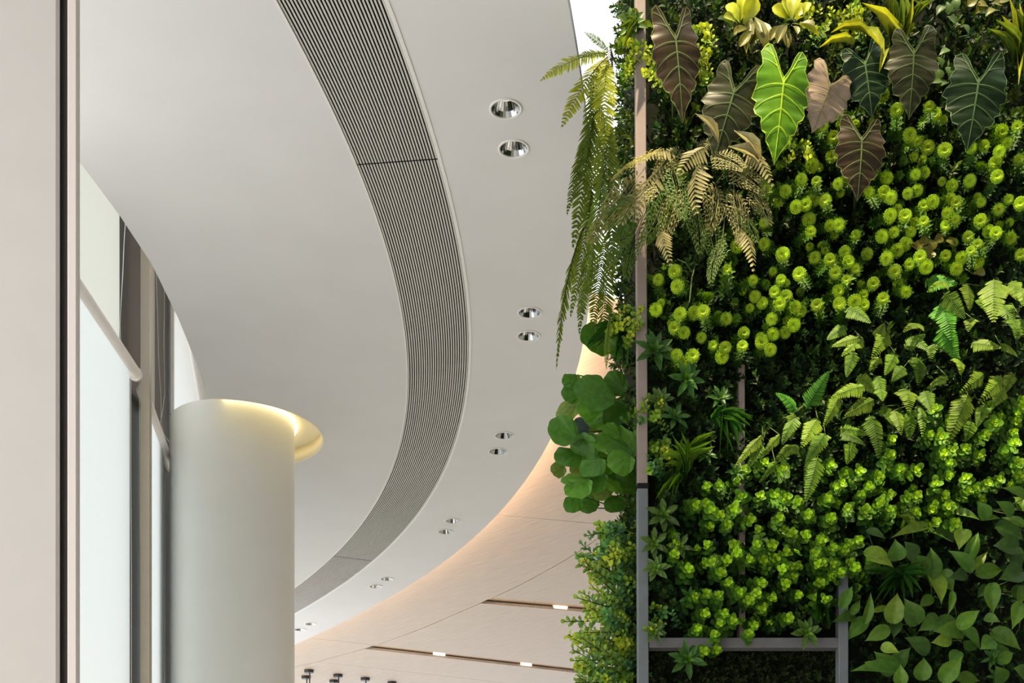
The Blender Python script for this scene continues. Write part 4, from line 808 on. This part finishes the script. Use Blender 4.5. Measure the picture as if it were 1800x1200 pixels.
for px, py, r, k, lb in [(1150,620,40,0,'dark pointed-leaf rosette covering the taupe post at mid height'),(1205,668,34,0,'dark pointed-leaf rosette right of the post below the lime heads'),(1160,705,26,1,'pale pointed-leaf rosette beside the post, upper of two'),(1185,735,30,0,'dark pointed-leaf rosette left of the fine grass tuft'),(1165,908,34,1,'pale pointed-leaf rosette at the joint of the two-tone post'),(1150,955,28,1,'pointed-leaf rosette overlapping the top of the grey post'),(1195,960,24,1,'small pointed-leaf rosette right of the grey post'),(1155,1000,26,1,'lowest pale pointed-leaf rosette overlapping the grey post'),(1416,1113,30,1,'pointed-leaf rosette resting on the crossbar, right side'),(1208,1160,36,0,'dull pointed-leaf rosette in the recess below the crossbar'),(1150,1110,22,1,'small round-tipped rosette at the corner of post and crossbar'),(1210,1050,20,0,'small dark rosette left of the three lime tips'),(1090,385,34,0,'dark rosette on the left return behind the feathery fern'),(1110,45,30,1,'fine olive rosette at the top of the taupe post'),(1750,1190,20,0,'small dark rosette in the bottom right corner'),(1745,1158,22,0,'dark rosette right of the second grey post'),(1265,700,24,0,'dark pointed-leaf rosette above the fine grass tuft'),(1240,800,22,0,'dark rosette right of the bright grass tuft'),(1295,830,20,0,'small dark rosette under the left pale fern')]:
    single('leaf_rosette_plant', ROS[k], px, py, 4.47, r/F*4.47, lb, 'plant', group='pointed-leaf rosettes')

# ---- grasses ----
def blade_mesh(c0, c1): return bm_('blade', [batch(grid([(0,.35),(.3,.5),(.7,.35),(1,.01)], 1, .5, .12), [(0,0,0)], [(0,1,0)], [(0,0,1)], 1, 1, c0, c1)], FOL)
BL = [blade_mesh((.03,.10,.012),(.16,.30,.02)), blade_mesh((.02,.08,.012),(.05,.16,.02)), blade_mesh((.20,.24,.02),(.42,.44,.03)), blade_mesh((.07,.13,.015),(.14,.2,.02))]
def tuft(label, bx, by, targets, wpx, mi, name='grass_tuft', cat='grass', Y=4.47, jit=6):
    t = empty(name, P(bx, by, Y+.12), label, cat)
    for x, y in targets:
        a = P(bx+rn(jit), by+rn(jit), Y+.05); b = P(x, y, Y-.03+rn(.03)); place('blade', BL[mi if isinstance(mi, int) else random.choice(mi)], t, orient(a, b, wpx*random.uniform(.7, 1.1)/F*Y, (rn(.3), -1, .4)))
    m = MB(); m.tube([P(bx, by, Y+.03), P(bx, by, Y+.14)], .006, 6); m.build('stem', STEM, t)
tuft('bright lime grass tuft low on the left of the green wall', 1200, 826, [(1176+random.random()*84, 757+random.random()*36) for _ in range(38)]+[(1160,800),(1168,815),(1240,800)], 5.5, 0)
tuft('long loose grass blades hanging beside the bright tuft', 1195, 845, [(1152,878),(1180,880),(1172,865),(1186,872)], 5, 0)
tuft('fine dark green grass tuft crossing the middle post', 1262, 742, [(1300+random.random()*30, 718+random.random()*36) for _ in range(16)]+[(1265,800),(1280,800),(1290,795),(1310,772),(1300,790),(1318,765),(1260,712),(1275,708)], 4.5, 1)
tuft('thin green grass blades over the single scalloped leaf', 1092, 588, [(1028+random.random()*30, 570+random.random()*50) for _ in range(12)]+[(1080,650),(1095,660),(1100,650),(1085,560),(1070,545)], 4, 1, Y=4.6)
tuft('dark grass blades radiating among the heart leaves', 1578, 1022, [(1640,1010),(1632,1000),(1622,985),(1600,990),(1622,1040),(1605,1052),(1540,1040),(1548,1060),(1570,1050),(1520,1002),(1546,1020),(1552,1015),(1535,1062),(1590,1060)], 5, 1)
tuft('hanging grass blades left of the second grey post', 1442, 1045, [(1446+rn(14), 1095+rn(10)) for _ in range(11)], 4.5, 1)
tuft('small yellow-green grass tuft above the heart leaves', 1592, 935, [(1575,905),(1588,902),(1600,910),(1620,925),(1630,930),(1580,945),(1605,948),(1590,950)], 4.5, 3)
tuft('fine blades at the upper left corner of the green wall', 1120, 60, [(1085,50),(1090,70),(1095,85),(1100,30),(1150,50),(1110,15),(1098,60)], 5, 3)
tuft('spider plant with broad upright leaves at the top middle', 1568, 96, [(1556,-20),(1566,-25),(1582,-20),(1590,-15),(1605,-10),(1625,-8),(1645,-5),(1545,10),(1515,5),(1560,-15)], 13, [3,3,2], 'spider_plant', 'plant', jit=4)
tuft('spider plant with broad sunlit leaves at the right picture edge', 1786, 118, [(1760,26),(1774,-5),(1782,12),(1792,5),(1800,20),(1812,40),(1765,60),(1750,35),(1815,75),(1820,110),(1790,150),(1800,140),(1735,50)], 13, [2,3,2], 'spider_plant', 'plant', jit=4)
t = empty('long_leaf_plant', P(1520,60,4.6), 'arching yellow leaf with a folded tip left of the top spider plant', 'plant')
for x0, y0, x1, y1, w_ in ((1522,60,1460,58,9),(1518,58,1555,98,17),(1556,90,1545,129,12),(1500,80,1440,84,6)): place('leaf', BL[2], t, orient(P(x0,y0,4.38), P(x1,y1,4.36), w_/F*4.38, (0,-1,.5)))
m = MB(); m.tube([P(1518,59,4.38), P(1522,75,4.5), P(1525,90,4.66)], .003, 5); m.build('stem', STEM, t)

# ---- obovate-leaf plants at the top, small round leaves at right ----
def ob(c0, c1): return bm_('leaf', [batch(grid([(0,.04),(.2,.18),(.45,.42),(.7,.5),(.88,.38),(1,.1)], 2, .25, .08), [(0,0,0)], [(0,1,0)], [(0,0,1)], 1, 1, c0, c1)], FOLG)
OB = [ob((.25,.30,.015),(.50,.52,.02)), ob((.08,.085,.008),(.14,.13,.010)), ob((.03,.07,.01),(.06,.11,.012))]
sc_ = [empty('umbrella_leaf_plant', P(1300,50,4.66), 'sunlit yellow plant with paddle leaves at the top, left clump', 'plant', 'paddle-leaved plants at the top'), empty('umbrella_leaf_plant', P(1390,40,4.66), 'sunlit yellow plant with paddle leaves at the top, right clump', 'plant', 'paddle-leaved plants at the top')]
for k, x0, y0, x1, y1, w_, mi in [(0,1300,40,1278,8,22,0),(0,1302,36,1310,-6,26,0),(0,1306,42,1330,-4,30,0),(0,1296,42,1272,30,20,0),(0,1310,28,1322,78,22,1),(0,1320,30,1308,84,20,1),(0,1326,30,1338,76,22,1),(0,1334,36,1350,72,20,1),(0,1318,50,1290,60,18,1),(0,1322,56,1300,82,18,1),(0,1330,50,1345,90,18,1),(0,1316,56,1312,94,10,1),(0,1290,50,1262,34,16,2),
        (1,1390,36,1374,2,28,0),(1,1392,34,1400,-8,28,0),(1,1396,34,1418,10,24,0),(1,1386,36,1358,12,24,0),(1,1400,36,1408,30,16,0),(1,1404,42,1432,46,16,1),(1,1396,42,1440,66,8,0),(1,1384,44,1366,76,18,1),(1,1376,44,1354,70,18,1),(1,1412,28,1422,4,16,0),(1,1392,46,1402,60,12,1),(1,1378,50,1385,84,16,1)]:
    Ya = 4.42+rn(.05); a, b = P(x0, y0, Ya), P(x1, y1, Ya-.02+rn(.03)); place('leaf', OB[mi], sc_[k], orient(a, b, w_/F*Ya, (rn(.4), -1, .4+rn(.3))))
    st = MB(); rt = sc_[k].location; st.tube([rt, (rt+a)/2, a], .0015, 4); st.build('stalk', STEM, sc_[k])
rp = [empty('coin_leaf_plant', P(1665,80,4.66), 'dim plant with small coin-shaped leaves between the brown and rightmost arrow leaves', 'plant', 'coin-leaved plants'), empty('coin_leaf_plant', P(1735,20,4.66), 'olive coin-shaped leaves at the top right', 'plant', 'coin-leaved plants'), empty('coin_leaf_plant', P(1630,440,4.66), 'brownish-olive rosette of coin-shaped leaves among the lime heads', 'plant', 'coin-leaved plants')]
for k, L_ in ((0, cr((1440,0),4,[(850,75),(905,55),(930,140),(880,370),(850,440),(840,520),(910,510),(960,490),(820,575),(870,590),(1030,210),(960,40)])), (1, cr((1440,0),4,[(1080,20),(1150,40),(1250,30),(1200,90),(1120,70),(1300,10)])), (2, cr((1440,280),3.75,[(690,530),(780,530),(620,580),(710,600),(870,550),(730,640),(660,560),(740,560),(1055,750)]))):
    for x, y in L_:
        a = rn(3.14); c = P(x, y, 4.46); d = Vector((math.cos(a), 0, math.sin(a)))*.020; place('leaf', OB[1 if k else 2], rp[k], orient(c-d, c+d, .034, (rn(.4), -1, rn(.4)+.2)))
        st = MB(); st.tube([rp[k].location, (rp[k].location+c-d)/2+Vector((0,0,.01)), c-d], .0012, 4); st.build('stalk', STEM, rp[k])
# small lime leafy sprigs near the top of the wall
tp = [((1232,70),'yellow-green small-leaved sprigs right of the longest dark arrow leaf'),((1235,120),'yellow-green sprigs between the two leftmost arrow leaves'),((1440,30),'lime conifer-like sprigs at the top, left of the spider plant'),((1500,30),'dark green conifer-like sprigs beside the spider plant'),((1130,100),'olive sprigs around the top of the taupe post'),((1400,250),'lime sprigs at the tip of the bright green arrow leaf'),((1110,560),'green sprigs on the left return beside the taupe post'),((1160,1090),'lime small-leaved sprigs in the corner above the crossbar'),((1160,800),'lime sprigs lapping the taupe post above its joint'),((1150,720),'lime sprigs lapping the taupe post at mid height')]
for (x, y), lb in tp:
    t = empty('leafy_plant', P(x, y, 4.68), lb, 'plant', 'small leafy sprig plants')
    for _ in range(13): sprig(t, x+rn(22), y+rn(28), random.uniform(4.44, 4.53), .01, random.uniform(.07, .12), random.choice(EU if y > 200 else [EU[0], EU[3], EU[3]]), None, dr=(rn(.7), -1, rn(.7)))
